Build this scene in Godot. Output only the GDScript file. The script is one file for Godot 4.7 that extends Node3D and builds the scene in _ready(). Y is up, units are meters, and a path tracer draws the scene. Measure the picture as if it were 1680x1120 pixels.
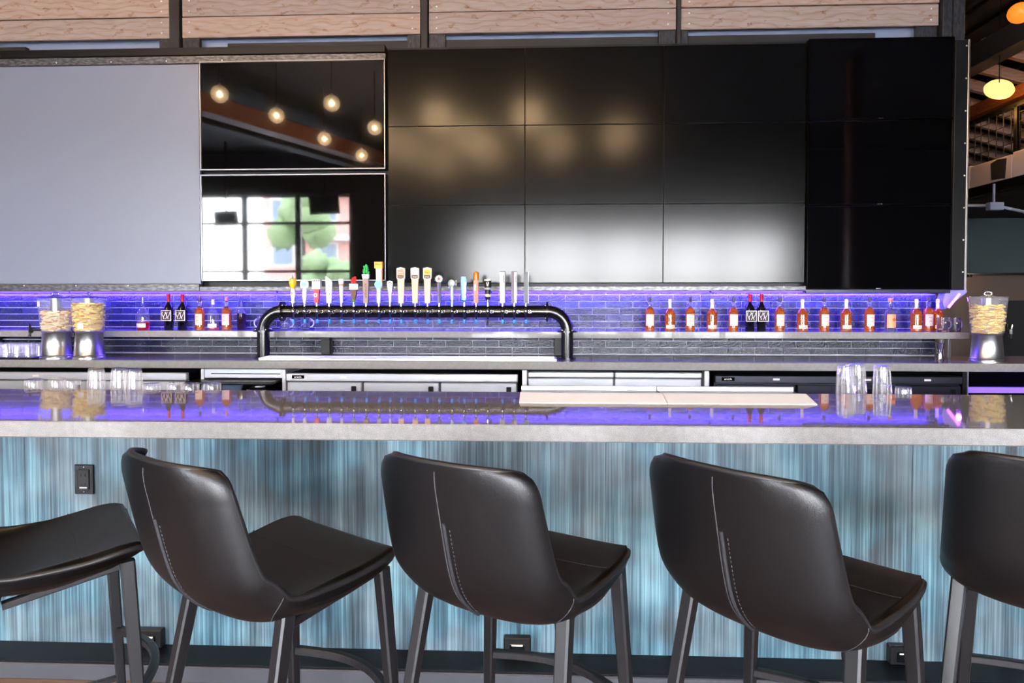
extends Node3D

# ------------------------------------------------------------------ mesh building
class MB:
	var v := PackedVector3Array()
	var n := PackedVector3Array()
	var uv := PackedVector2Array()
	var ix := PackedInt32Array()
	func vert(p, nn, t = Vector2.ZERO) -> int:
		v.append(p); n.append(nn); uv.append(t)
		return v.size() - 1
	func face(a: int, b: int, c: int):
		var cr := (v[b] - v[a]).cross(v[c] - v[a])
		if cr.dot(n[a] + n[b] + n[c]) > 0.0:
			ix.append_array([a, c, b])
		else:
			ix.append_array([a, b, c])
	func tri(a, b, c, nn):
		face(vert(a, nn), vert(b, nn), vert(c, nn))
	func quad(a, b, c, d, nn):
		var i := vert(a, nn, Vector2(0, 0)); var j := vert(b, nn, Vector2(1, 0)); var k := vert(c, nn, Vector2(1, 1)); var l := vert(d, nn, Vector2(0, 1))
		face(i, j, k); face(i, k, l)
	# box with chamfered edges
	func box(c: Vector3, s: Vector3, ch := 0.0, bs := Basis.IDENTITY):
		var h := s * 0.5
		ch = minf(ch, minf(h.x, minf(h.y, h.z)) * 0.9)
		var e := h - Vector3(ch, ch, ch)
		for ax in 3:
			for sg in [-1.0, 1.0]:
				var nn := Vector3.ZERO; nn[ax] = sg
				var a1 := (ax + 1) % 3; var a2 := (ax + 2) % 3
				var ps := []
				for q in [[-1, -1], [1, -1], [1, 1], [-1, 1]]:
					var p := Vector3.ZERO
					p[ax] = h[ax] * sg; p[a1] = e[a1] * q[0]; p[a2] = e[a2] * q[1]
					ps.append(c + bs * p)
				quad(ps[0], ps[1], ps[2], ps[3], bs * nn)
		if ch <= 0.0: return
		for ax in 3:
			var a1 := (ax + 1) % 3; var a2 := (ax + 2) % 3
			for s1 in [-1.0, 1.0]:
				for s2 in [-1.0, 1.0]:
					var ps := []
					for q in [[-1, 0], [1, 0], [1, 1], [-1, 1]]:
						var p := Vector3.ZERO
						p[ax] = e[ax] * q[0]
						if q[1] == 0: p[a1] = h[a1] * s1; p[a2] = e[a2] * s2
						else: p[a1] = e[a1] * s1; p[a2] = h[a2] * s2
						ps.append(c + bs * p)
					var nn := Vector3.ZERO; nn[a1] = s1; nn[a2] = s2
					quad(ps[0], ps[1], ps[2], ps[3], (bs * nn).normalized())
		for sx in [-1.0, 1.0]:
			for sy in [-1.0, 1.0]:
				for sz in [-1.0, 1.0]:
					var k := Vector3(sx, sy, sz)
					tri(c + bs * (Vector3(h.x, e.y, e.z) * k), c + bs * (Vector3(e.x, h.y, e.z) * k), c + bs * (Vector3(e.x, e.y, h.z) * k), (bs * k).normalized())
	# profile of (radius, height) turned about the y axis of xf
	func lathe(prof: Array, segs := 24, xf := Transform3D.IDENTITY, sharp := 0.75):
		var m := prof.size()
		var sn := []
		for i in m - 1:
			var d: Vector2 = prof[i + 1] - prof[i]
			sn.append(Vector2(d.y, -d.x).normalized() if d.length() > 1e-7 else Vector2(1, 0))
		for i in m - 1:
			var n0: Vector2 = sn[i]; var n1: Vector2 = sn[i]
			if i > 0 and sn[i].dot(sn[i - 1]) > sharp: n0 = (sn[i] + sn[i - 1]).normalized()
			if i < m - 2 and sn[i].dot(sn[i + 1]) > sharp: n1 = (sn[i] + sn[i + 1]).normalized()
			var first := v.size()
			for k in segs + 1:
				var a := TAU * k / segs
				var cx := cos(a); var cz := sin(a)
				vert(xf * Vector3(prof[i].x * cx, prof[i].y, prof[i].x * cz), (xf.basis * Vector3(n0.x * cx, n0.y, n0.x * cz)).normalized(), Vector2(float(k) / segs, 0))
				vert(xf * Vector3(prof[i + 1].x * cx, prof[i + 1].y, prof[i + 1].x * cz), (xf.basis * Vector3(n1.x * cx, n1.y, n1.x * cz)).normalized(), Vector2(float(k) / segs, 1))
			for k in segs:
				var a := first + k * 2
				if prof[i].x > 1e-6: face(a, a + 2, a + 1)
				if prof[i + 1].x > 1e-6: face(a + 1, a + 2, a + 3)
	# round tube along points
	func tube(pts: Array, rad, segs := 10, closed := false, caps := true):
		var m := pts.size()
		var up := Vector3.ZERO
		var rings := []
		var tans := []
		for i in m:
			var t: Vector3
			if closed: t = (pts[(i + 1) % m] - pts[(i - 1 + m) % m]).normalized()
			else: t = (pts[mini(i + 1, m - 1)] - pts[maxi(i - 1, 0)]).normalized()
			tans.append(t)
			if up == Vector3.ZERO: up = t.cross(Vector3.UP if absf(t.y) < 0.9 else Vector3.RIGHT).normalized()
			up = (up - t * up.dot(t)).normalized()
			var sd := t.cross(up)
			var r: float = rad[i] if rad is Array else rad
			var first := v.size()
			for k in segs:
				var a := TAU * k / segs
				var nn := up * cos(a) + sd * sin(a)
				vert(pts[i] + nn * r, nn, Vector2(float(k) / segs, float(i)))
			rings.append(first)
		for i in (m if closed else m - 1):
			var a: int = rings[i]; var b: int = rings[(i + 1) % m]
			for k in segs:
				var k2 := (k + 1) % segs
				face(a + k, a + k2, b + k); face(a + k2, b + k2, b + k)
		if caps and not closed:
			for e in [0, m - 1]:
				var nn: Vector3 = -tans[0] if e == 0 else tans[m - 1]
				var ce := vert(pts[e], nn)
				var first := v.size()
				for k in segs: vert(v[rings[e] + k], nn)
				for k in segs: face(ce, first + k, first + (k + 1) % segs)
	# flat sided bar with its own section at each point; sections are lists of Vector2 in (side, up)
	func sweep(pts: Array, sec: Array, sc: Array, side := Vector3.RIGHT):
		var m := pts.size(); var q := sec.size()
		var rows := []
		for i in m:
			var t: Vector3 = (pts[mini(i + 1, m - 1)] - pts[maxi(i - 1, 0)]).normalized()
			var sd := (side - t * side.dot(t)).normalized()
			var up := sd.cross(t)
			var row := []
			for k in q: row.append(pts[i] + (sd * sec[k].x + up * sec[k].y) * sc[i])
			rows.append(row)
		for i in m - 1:
			for k in q:
				var k2 := (k + 1) % q
				var mid: Vector3 = (rows[i][k] + rows[i][k2]) * 0.5 - pts[i]
				var nn: Vector3 = (rows[i][k2] - rows[i][k]).cross(rows[i + 1][k] - rows[i][k]).normalized()
				if nn.dot(mid) < 0: nn = -nn
				quad(rows[i][k], rows[i][k2], rows[i + 1][k2], rows[i + 1][k], nn)
		for e in [0, m - 1]:
			var nn: Vector3 = (pts[0] - pts[1]).normalized() if e == 0 else (pts[m - 1] - pts[m - 2]).normalized()
			for k in range(1, q - 1): tri(rows[e][0], rows[e][k], rows[e][k + 1], nn)
	# outline in x,y given a thickness from z0 to z1
	func prism(poly: PackedVector2Array, z0: float, z1: float, xf := Transform3D.IDENTITY):
		var idx := Geometry2D.triangulate_polygon(poly)
		for e in [[z1, 1.0], [z0, -1.0]]:
			var nn := (xf.basis * Vector3(0, 0, e[1])).normalized()
			var f := v.size()
			for p in poly: vert(xf * Vector3(p.x, p.y, e[0]), nn, Vector2(p.x, -p.y))
			for i in range(0, idx.size(), 3): face(f + idx[i], f + idx[i + 1], f + idx[i + 2])
		var cw := Geometry2D.is_polygon_clockwise(poly)
		var m := poly.size()
		for i in m:
			var a := poly[i]; var b := poly[(i + 1) % m]
			var d := (b - a).normalized()
			var nn := xf.basis * (Vector3(-d.y, d.x, 0) if cw else Vector3(d.y, -d.x, 0))
			quad(xf * Vector3(a.x, a.y, z0), xf * Vector3(b.x, b.y, z0), xf * Vector3(b.x, b.y, z1), xf * Vector3(a.x, a.y, z1), nn.normalized())
	# patch of a cylinder wall facing +z
	func arc(r: float, y0: float, y1: float, a0: float, a1: float, c := Vector3.ZERO, segs := 8, flat := 1.0):
		var f := v.size()
		for k in segs + 1:
			var a := lerpf(a0, a1, float(k) / segs)
			var nn := Vector3(sin(a), 0, cos(a))
			vert(c + nn * r * Vector3(1, 1, flat) + Vector3(0, y0, 0), nn, Vector2(float(k) / segs, 1)); vert(c + nn * r * Vector3(1, 1, flat) + Vector3(0, y1, 0), nn, Vector2(float(k) / segs, 0))
		for k in segs:
			face(f + k * 2, f + k * 2 + 2, f + k * 2 + 1); face(f + k * 2 + 1, f + k * 2 + 2, f + k * 2 + 3)
	func ball(c: Vector3, r: Vector3, su := 14, sv := 8, bs := Basis.IDENTITY):
		var f := v.size()
		for i in sv + 1:
			var t := PI * i / sv
			for k in su + 1:
				var a := TAU * k / su
				var d := Vector3(sin(t) * cos(a), cos(t), sin(t) * sin(a))
				vert(c + bs * (d * r), (bs * (d / r)).normalized(), Vector2(float(k) / su, float(i) / sv))
		for i in sv:
			for k in su:
				var a := f + i * (su + 1) + k
				var b := a + su + 1
				if i > 0: face(a, a + 1, b)
				if i < sv - 1: face(a + 1, b + 1, b)
	func done() -> ArrayMesh:
		var arr := []
		arr.resize(Mesh.ARRAY_MAX)
		arr[Mesh.ARRAY_VERTEX] = v; arr[Mesh.ARRAY_NORMAL] = n; arr[Mesh.ARRAY_TEX_UV] = uv; arr[Mesh.ARRAY_INDEX] = ix
		var m := ArrayMesh.new()
		m.add_surface_from_arrays(Mesh.PRIMITIVE_TRIANGLES, arr)
		return m

var taken := {}
var M := {}
var rng := RandomNumberGenerator.new()

func numbered(called: String) -> String:
	if not taken.has(called):
		taken[called] = 0
		return called
	taken[called] += 1
	return "%s_%03d" % [called, taken[called]]

func obj(called: String, mb, material: Material, parent: Node3D = self) -> MeshInstance3D:
	var o := MeshInstance3D.new()
	o.mesh = mb if mb is Mesh else mb.done()
	o.material_override = material
	if parent == self: o.name = numbered(called)
	else: o.name = called
	parent.add_child(o, true)
	return o

func thing(called, label, category, at = Vector3.ZERO, turn = 0.0, group = "") -> Node3D:
	var o := Node3D.new()
	o.name = numbered(called)
	add_child(o)
	o.position = at
	o.rotation.y = turn
	tag(o, label, category, group)
	return o

func tag(o, label, category, group = ""):
	o.set_meta("label", label)
	o.set_meta("category", category)
	if group != "": o.set_meta("group", group)
	return o

func struct_node(called, label, category) -> Node3D:
	var o := Node3D.new()
	o.name = numbered(called)
	add_child(o)
	o.set_meta("kind", "structure"); tag(o, label, category)
	return o

func setting(called, mb, material, label, category):
	var o = obj(called, mb, material)
	o.set_meta("kind", "structure"); tag(o, label, category)
	return o

func dup(root: Node3D, at: Vector3, turn: float, label: String) -> Node3D:
	var r = root.duplicate()
	r.name = numbered(String(root.name).rstrip("0123456789").trim_suffix("_"))
	add_child(r)
	r.position = at
	r.rotation.y = turn
	r.set_meta("label", label)
	return r

func bx(lo: Vector3, hi: Vector3, ch := 0.0) -> MB:
	var b := MB.new()
	b.box((lo + hi) * 0.5, hi - lo, ch)
	return b

func rgb(r, g, b) -> Color:
	return Color(r / 255.0, g / 255.0, b / 255.0)

func mat(called: String, color: Color, rough := 0.5, metal := 0.0, spec := 0.5) -> StandardMaterial3D:
	var m := StandardMaterial3D.new()
	m.resource_name = called
	m.albedo_color = color
	m.roughness = rough
	m.metallic = metal
	m.metallic_specular = spec
	M[called] = m
	return m

func glow(called: String, color: Color, energy: float) -> StandardMaterial3D:
	var m := mat(called, color, 0.5)
	m.emission_enabled = true
	m.emission = color
	m.emission_energy_multiplier = energy
	return m

func pane(called: String, color: Color, alpha: float, rough := 0.02) -> StandardMaterial3D:
	var m := mat(called, Color(color, alpha), rough)
	m.transparency = BaseMaterial3D.TRANSPARENCY_ALPHA
	return m

func solid_glass(called: String, color: Color, alpha: float, scale := 0.05) -> StandardMaterial3D:
	var m := mat(called, Color(color, alpha), 0.02)
	m.refraction_enabled = true
	m.refraction_scale = scale
	return m

# picture from a function of (x, y) giving a Color
func picture(w: int, h: int, f: Callable) -> ImageTexture:
	var d := PackedByteArray()
	d.resize(w * h * 3)
	var i := 0
	for y in h:
		for x in w:
			var c: Color = f.call(x, y)
			d[i] = int(clampf(c.r, 0, 1) * 255); d[i + 1] = int(clampf(c.g, 0, 1) * 255); d[i + 2] = int(clampf(c.b, 0, 1) * 255)
			i += 3
	return ImageTexture.create_from_image(Image.create_from_data(w, h, false, Image.FORMAT_RGB8, d))

func noise(sd: int, freq: float, oct := 3) -> FastNoiseLite:
	var nz := FastNoiseLite.new()
	nz.seed = sd; nz.frequency = freq; nz.fractal_octaves = oct
	nz.noise_type = FastNoiseLite.TYPE_SIMPLEX
	return nz

func bumps(sd: int, freq: float, strength: float, oct := 3, side := 512) -> NoiseTexture2D:
	var t := NoiseTexture2D.new()
	t.width = side; t.height = side; t.seamless = true
	t.noise = noise(sd, freq, oct)
	t.as_normal_map = true
	t.bump_strength = strength
	return t

func world_map(m: StandardMaterial3D, scale: Vector3, in_world := true):
	m.uv1_triplanar = true
	m.uv1_world_triplanar = in_world
	m.uv1_scale = scale

func ramp(cs: Array, t: float) -> Color:
	t = clampf(t, 0, 1) * (cs.size() - 1)
	var i := mini(int(t), cs.size() - 2)
	return cs[i].lerp(cs[i + 1], t - i)

func letters(text: String, height: float, material: Material, parent: Node3D, at: Vector3, bs := Basis.IDENTITY, called := "lettering", depth := 0.001):
	var t := TextMesh.new()
	var f := SystemFont.new()
	f.font_names = PackedStringArray(["Droid Sans"])
	f.font_weight = 700
	t.font = f
	t.text = text
	t.font_size = 32
	t.pixel_size = height / 24.0
	t.depth = depth
	var o = obj(called, t, material, parent)
	o.transform = Transform3D(bs, at)
	return o

# print too small to read: a row of letter-sized strokes
func marks(count: int, height: float, material: Material, parent: Node3D, at: Vector3, bs := Basis.IDENTITY):
	var m := MB.new()
	var step := height * 0.72
	for k in count:
		var x := (k - (count - 1) * 0.5) * step
		var h: float = height * [1.0, 0.7, 0.72, 0.95, 0.7][(k * 3 + count) % 5]
		m.box(Vector3(x - step * 0.22, h * 0.5 - height * 0.5, 0), Vector3(step * 0.24, h, 0.001))
		m.box(Vector3(x + step * 0.12, h * [0.12, 0.9, 0.5][k % 3] - height * 0.5, 0), Vector3(step * 0.46, height * 0.2, 0.001))
		if k % 2 == 0: m.box(Vector3(x + step * 0.28, h * 0.5 - height * 0.5, 0), Vector3(step * 0.2, h * 0.8, 0.001))
	var o = obj("print", m, material, parent)
	o.transform = Transform3D(bs, at)
	return o

func omni(at: Vector3, color: Color, energy: float, size: float, parent: Node3D = self):
	var l := OmniLight3D.new()
	l.name = numbered("lamp_light") if parent == self else "lamp_light"
	parent.add_child(l, true)
	l.position = at
	l.light_color = color; l.light_energy = energy; l.light_size = size
	l.omni_range = 30.0; l.omni_attenuation = 2.0
	l.shadow_enabled = true
	return l

func area(at: Vector3, towards: Vector3, size: Vector2, color: Color, energy: float, parent: Node3D = self):
	var l := AreaLight3D.new()
	l.name = numbered("strip_light") if parent == self else "strip_light"
	parent.add_child(l, true)
	var up := Vector3.UP if absf(towards.normalized().y) < 0.9 else Vector3.FORWARD
	l.transform = Transform3D(Basis.looking_at(towards.normalized(), up), at)
	l.area_size = size
	l.light_color = color; l.light_energy = energy
	l.shadow_enabled = true
	return l

# ------------------------------------------------------------------ scene
const EYE := 1.53
const BAR_Y := 1.07
const COUNTER_Y := 1.035
const SHELF_Y := 1.255
const SCREEN_Z := -5.95
const TILE_Z := -6.1

func _ready():
	rng.seed = 7
	set_camera_and_light()
	make_materials()
	shell()
	front_windows()
	hanging_screens()
	outdoors()
	mezzanine()
	back_wall()
	screens()
	planks()
	counter_and_shelf()
	coolers()
	bar()
	pendants()
	for s in [[-1.50, -1.975, 51.0, "black leather bar stool standing below the upper wall socket, its back cut off"],
			[-0.745, -1.873, 35.3, "black leather bar stool with white scuff marks on its back"],
			[-0.07, -1.885, 30.4, "black leather bar stool with smooth unmarked back, third from the wall socket"],
			[0.651, -1.80, 47.6, "black leather bar stool standing closest to the glass stack behind the bar"],
			[1.423, -1.915, 38.0, "black leather bar stool squared up to the bar under the jar of pineapple"]]:
		stool(Vector3(s[0], 0, s[1]), s[2], s[3])
	tap_tower()
	left_bottles()
	right_bottles()
	jars()
	glassware()
	sockets()

func set_camera_and_light():
	var cam := Camera3D.new()
	cam.name = "camera"
	add_child(cam)
	cam.projection = Camera3D.PROJECTION_FRUSTUM
	cam.near = 0.05; cam.far = 200.0
	cam.size = 0.05                                  # focal length 1120 px on a 1120 px high frame
	cam.frustum_offset = Vector2(0, -0.05 * 41.0 / 1120.0)
	cam.position = Vector3(0, EYE, 0)
	cam.rotation_degrees = Vector3(-1.48, 2.49, 0)
	cam.current = true
	var we := WorldEnvironment.new()
	we.name = "environment"
	add_child(we)
	var e := Environment.new()
	we.environment = e
	e.background_mode = Environment.BG_SKY
	var sk := ProceduralSkyMaterial.new()
	sk.sky_top_color = rgb(206, 218, 240)
	sk.sky_horizon_color = rgb(250, 249, 248)
	sk.ground_horizon_color = rgb(200, 200, 196)
	sk.ground_bottom_color = rgb(150, 148, 144)
	sk.sky_energy_multiplier = 6.8
	sk.ground_energy_multiplier = 3.0
	sk.sun_angle_max = 0.0
	e.sky = Sky.new()
	e.sky.sky_material = sk
	e.tonemap_mode = Environment.TONE_MAPPER_LINEAR
	e.tonemap_exposure = 0.9
	e.sdfgi_enabled = true; e.ssao_enabled = true; e.ssil_enabled = true

func make_materials():
	mat("black_metal", rgb(9, 9, 10), 0.4, 0.0, 0.4)
	mat("dark_paint", rgb(38, 38, 42), 0.7)
	mat("ceiling_paint", rgb(34, 33, 36), 0.85)
	mat("side_paint", rgb(92, 90, 92), 0.8)
	mat("chrome", rgb(205, 205, 208), 0.12, 1.0)
	mat("black_gloss", rgb(6, 6, 8), 0.10, 0.0, 0.4)
	mat("black_plastic", rgb(10, 10, 12), 0.35, 0.0, 0.4)
	mat("white_plastic", rgb(228, 226, 222), 0.4)
	mat("screw_white", rgb(225, 228, 232), 0.35)
	mat("grout", rgb(176, 176, 190), 0.9)
	# tinted brushed steel
	mat("steel", rgb(198, 202, 210), 0.36, 0.55)
	mat("steel_plain", rgb(206, 206, 208), 0.32, 1.0)
	mat("satin_steel", rgb(232, 230, 231), 0.55, 0.15)
	mat("steel_dark", rgb(70, 72, 78), 0.35, 1.0)
	# quartz worktop
	var qn := noise(11, 0.22, 3)
	var qn2 := noise(12, 0.02, 2)
	var qpic := picture(512, 512, func(x, y):
		var k := 0.5 + 0.5 * qn.get_noise_2d(x, y) + 0.10 * qn2.get_noise_2d(x, y)
		return ramp([rgb(128, 125, 123), rgb(164, 161, 158), rgb(194, 192, 190)], k))
	var q := mat("quartz", rgb(208, 210, 213), 0.035)
	q.albedo_texture = qpic
	world_map(q, Vector3(2.2, 2.2, 2.2))
	
	# streaked blue laminate of the bar front: vertical strokes with clouds of darker stain
	var s1 := noise(21, 0.16, 3)
	var s2 := noise(22, 0.03, 2)
	var s3 := noise(23, 0.011, 3)
	var s4 := noise(24, 0.7, 2)
	var pic := picture(1400, 512, func(x, y):
		var k := 0.46 + 0.26 * s1.get_noise_2d(x * 1.0, y * 0.006) + 0.20 * s2.get_noise_2d(x * 1.0, y * 0.015) + 0.16 * s4.get_noise_2d(x * 0.8, y * 0.008)
		k += 0.22 * s3.get_noise_2d(x * 0.5, y * 0.45) + 0.03 * s4.get_noise_2d(x, y)
		var grey := clampf(0.5 + 1.3 * s3.get_noise_2d(x * 0.5 + 900.0, y * 0.5), 0.0, 1.0)
		var a := ramp([rgb(22, 44, 56), rgb(46, 78, 94), rgb(84, 118, 134), rgb(118, 154, 168), rgb(150, 184, 194)], k)
		var b := ramp([rgb(28, 40, 47), rgb(54, 68, 78), rgb(92, 108, 118), rgb(120, 138, 148), rgb(150, 166, 174)], k)
		return a.lerp(b, grey))
	var lam := mat("blue_laminate", rgb(208, 216, 214), 0.38)
	lam.albedo_texture = pic
	world_map(lam, Vector3(0.29, 0.83, 0.29))
	# weathered pine boards
	var w1 := noise(31, 0.05, 4)
	var w2 := noise(32, 0.35, 2)
	var wood_pic := picture(1024, 256, func(x, y):
		var warp := 40.0 * w1.get_noise_2d(x * 0.035, y * 0.05)
		var ring := pow(absf(sin((y + warp) * 0.11)), 0.35)
		var knot := smoothstep(0.50, 0.62, w1.get_noise_2d(x * 0.16 + 300, y * 0.34))
		var k := 0.30 + 0.42 * ring + 0.20 * w2.get_noise_2d(x * 0.012, y * 1.0) + 0.10 * w1.get_noise_2d(x * 0.12 + 50, y * 0.5) - 0.3 * knot
		return ramp([rgb(120, 88, 66), rgb(172, 142, 122), rgb(190, 172, 162), rgb(204, 192, 188)], k))
	for k in 3:
		var wm := mat("pine%d" % k, [rgb(206, 204, 205), rgb(216, 208, 203), rgb(200, 196, 198)][k], 0.7)
		wm.albedo_texture = wood_pic
		wm.uv1_triplanar = true
		wm.uv1_world_triplanar = true
		wm.uv1_scale = Vector3(0.55, 1.9, 0.55)
		wm.uv1_offset = Vector3(0.37 * k, 0.29 * k, 0)
	var fl := mat("floor_wood", rgb(160, 144, 130), 0.5)
	fl.albedo_texture = wood_pic
	world_map(fl, Vector3(0.5, 0.5, 2.0))
	var bm := mat("beam_wood", rgb(150, 100, 66), 0.55)
	bm.albedo_texture = wood_pic
	world_map(bm, Vector3(0.5, 1.5, 1.5))
	# glazed tiles, three firings
	var tb := bumps(41, 0.035, 7.0, 4)
	for k in 3:
		var tm := mat("tile%d" % k, [rgb(20, 22, 42), rgb(25, 28, 52), rgb(15, 18, 34)][k], 0.10, 0.0, 0.5)
		tm.normal_enabled = true
		tm.normal_texture = tb
		tm.normal_scale = 0.55
		world_map(tm, Vector3(2.6, 2.6, 2.6))
	# black leather
	var le := mat("leather", rgb(8, 8, 11), 0.37, 0.0, 0.5)
	le.normal_enabled = true
	le.normal_texture = bumps(51, 0.12, 3.0, 3)
	le.normal_scale = 0.35
	world_map(le, Vector3(7, 7, 7), false)
	mat("leather_piping", rgb(22, 22, 25), 0.4)
	mat("thread", rgb(54, 54, 58), 0.7)
	mat("zip", rgb(34, 34, 38), 0.5)
	mat("leg_metal", rgb(18, 18, 21), 0.38, 0.0, 0.5)
	# screens
	var gl := mat("screen_gloss", rgb(5, 5, 6), 0.03, 0.0, 0.7)
	gl.clearcoat_enabled = true; gl.clearcoat = 0.6; gl.clearcoat_roughness = 0.02
	mat("screen_gloss_dark", rgb(4, 4, 6), 0.05, 0.0, 0.45)
	mat("screen_matte", rgb(5, 5, 6), 0.155, 0.0, 0.39)
	mat("screen_grey", rgb(122, 129, 148), 0.36, 0.0, 0.5)
	mat("bezel_silver", rgb(150, 150, 158), 0.3, 1.0)
	var cn := noise(61, 0.06, 4)
	var chan := picture(512, 128, func(x, y):
		var k := 0.5 + 0.6 * cn.get_noise_2d(x * 0.6, y * 2.0)
		return ramp([rgb(52, 52, 56), rgb(92, 92, 96), rgb(128, 128, 130)], k))
	var ch := mat("grimy_channel", Color.WHITE, 0.35, 0.4)
	ch.albedo_texture = chan
	world_map(ch, Vector3(0.7, 3.0, 0.7))
	var st2 := mat("post_steel", rgb(128, 130, 134), 0.5, 0.3)
	st2.albedo_texture = chan
	world_map(st2, Vector3(2, 0.7, 2))
	mat("post_black", rgb(26, 22, 20), 0.6)
	mat("slate_blue", rgb(128, 140, 165), 0.5)
	# lamps
	glow("led_violet", Color(0.42, 0.31, 1.0), 2.4)
	glow("led_pink", Color(0.86, 0.42, 1.0), 5.0)
	glow("bulb_glow", Color(1.0, 0.78, 0.52), 60.0)
	glow("drum_glow", Color(1.0, 0.80, 0.48), 1.6)
	pane("globe_glass", Color(1.0, 0.97, 0.92), 0.02)
	pane("window_glass", Color(0.9, 0.95, 0.96), 0.05)
	pane("clear_plastic", Color(0.92, 0.94, 0.97), 0.16, 0.05)
	pane("tumbler_glass", Color(0.95, 0.96, 1.0), 0.04, 0.03)
	pane("rib_glass", Color(0.97, 0.97, 1.0), 0.10, 0.04)
	solid_glass("thick_glass", Color(0.96, 0.97, 1.0), 0.02)
	solid_glass("bottle_clear", Color(0.93, 0.93, 0.96), 0.06)
	solid_glass("whisky", Color(0.82, 0.43, 0.15), 0.36)
	solid_glass("red_spirit", Color(0.80, 0.10, 0.12), 0.35)
	solid_glass("pink_spirit", Color(0.80, 0.30, 0.45), 0.3)
	mat("wine_glass_dark", rgb(10, 10, 12), 0.06, 0.0, 0.6)
	mat("label_cream", rgb(232, 198, 176), 0.6)
	mat("label_white", rgb(232, 228, 230), 0.55)
	mat("label_ink", rgb(70, 60, 58), 0.6)
	mat("label_dark", rgb(42, 26, 30), 0.6)
	mat("red_foil", rgb(176, 28, 40), 0.35)
	mat("cork", rgb(206, 160, 110), 0.8)
	mat("cork_pale", rgb(226, 214, 206), 0.6)
	mat("pineapple", rgb(238, 212, 110), 0.45)
	mat("pineapple_rind", rgb(206, 150, 60), 0.6)
	mat("apple_pale", rgb(236, 214, 172), 0.5)
	mat("apple_skin", rgb(206, 152, 112), 0.5)
	var ln := noise(81, 0.11, 3)
	var lf := mat("foliage", Color.WHITE, 0.8)
	lf.albedo_texture = picture(256, 256, func(x, y): return ramp([rgb(52, 70, 40), rgb(112, 136, 84), rgb(186, 200, 150)], 0.5 + 0.9 * ln.get_noise_2d(x, y)))
	world_map(lf, Vector3(0.8, 0.8, 0.8))
	mat("trunk", rgb(74, 60, 50), 0.9)
	mat("brick_red", rgb(184, 140, 128), 0.85)
	mat("building_trim", rgb(214, 208, 200), 0.8)
	mat("building_glass", rgb(96, 112, 126), 0.15)
	mat("paving", rgb(178, 174, 168), 0.9)

# ------------------------------------------------------------------ the room
func shell():
	setting("floor", bx(Vector3(-10.2, -0.2, -16.2), Vector3(14.2, 0, 7.2)), M.floor_wood, "tan wooden floor in front of the bar", "floor")
	setting("ceiling", bx(Vector3(-10.2, 5.6, -16.2), Vector3(14.2, 5.8, 7.2)), M.ceiling_paint, "dark painted ceiling high above the bar", "ceiling")
	setting("wall_left", bx(Vector3(-10.2, 0, -16.2), Vector3(-10, 5.6, 7.2)), M.side_paint, "grey side wall beyond the left end of the bar", "wall")
	setting("wall_right", bx(Vector3(14, 0, -16.2), Vector3(14.2, 5.6, 7.2)), M.side_paint, "grey side wall far behind the mezzanine", "wall")
	setting("wall_far", bx(Vector3(-10, 0, -16.2), Vector3(14, 5.6, -16.0)), M.dark_paint, "dark end wall behind the mezzanine", "wall")
	setting("wall_service", bx(Vector3(-10, 0, -6.7), Vector3(3.45, 5.6, -6.45)), M.dark_paint, "dark wall hidden behind the screens", "wall")
	# wooden ceiling beams over the seating, mirrored in the glossy screens
	for b in [[0.0, M.beam_wood, "warm brown timber beam crossing the ceiling at an angle"], [0.75, M.dark_paint, "dark steel beam beside the angled timber beam"]]:
		var bm := MB.new()
		bm.box(Vector3.ZERO, Vector3(0.34, 0.34, 12.4), 0.01)
		var o = obj("ceiling_beam", bm, b[1])
		o.position = Vector3(-6.0 - b[0], 5.06, 0.72)
		o.rotation.y = atan2(2.16, 5.28)
		tag(o, b[2], "beam")
	var p = obj("timber_post", bx(Vector3(5.18, 0, -0.1), Vector3(5.38, 5.6, 0.1), 0.01), M.beam_wood)
	tag(p, "brown timber post standing in the seating area", "post")

func front_windows():
	# glazed front of the room behind the camera: dark wall pieces, mullions and panes
	var w = struct_node("wall_front", "dark front wall with tall window openings", "wall")
	for r in [[-10.2, -9.9, 0.0, 5.6], [-5.3, -2.0, 0.0, 5.6], [6.6, 14.2, 0.0, 5.6], [-9.9, -5.3, 4.45, 5.6], [-2.0, 6.6, 3.15, 5.6], [-9.9, -5.3, 0.0, 0.35], [-2.0, 6.6, 0.0, 0.35]]:
		obj("wall_panel", bx(Vector3(r[0], r[2], 7.0), Vector3(r[1], r[3], 7.2)), M.dark_paint, w)
	var n := 1
	for g in [[-9.9, -5.3, 3, [0.35, 1.35, 2.3, 3.65, 4.45]], [-2.0, 6.6, 5, [0.35, 1.0, 1.75, 2.5, 3.15]]]:
		var wd: float = (g[1] - g[0]) / g[2]
		for k in g[2]:
			var win = struct_node("window_%d" % n, "tall black framed window letting in daylight", "window")
			n += 1
			var x0: float = g[0] + wd * k
			var fr := MB.new()
			for x in [x0 + 0.04, x0 + wd - 0.04]: fr.box(Vector3(x, (g[3][0] + g[3][4]) * 0.5, 7.1), Vector3(0.08, g[3][4] - g[3][0], 0.12), 0.005)
			for y in g[3]: fr.box(Vector3(x0 + wd * 0.5, clampf(y, g[3][0] + 0.04, g[3][4] - 0.04), 7.1), Vector3(wd - 0.1, 0.08, 0.1), 0.005)
			obj("window_frame", fr, M.black_metal, win)
			for i in 4:
				obj("pane", bx(Vector3(x0 + 0.06, g[3][i] + 0.02, 7.095), Vector3(x0 + wd - 0.06, g[3][i + 1] - 0.02, 7.105)), M.window_glass, win)

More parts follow.
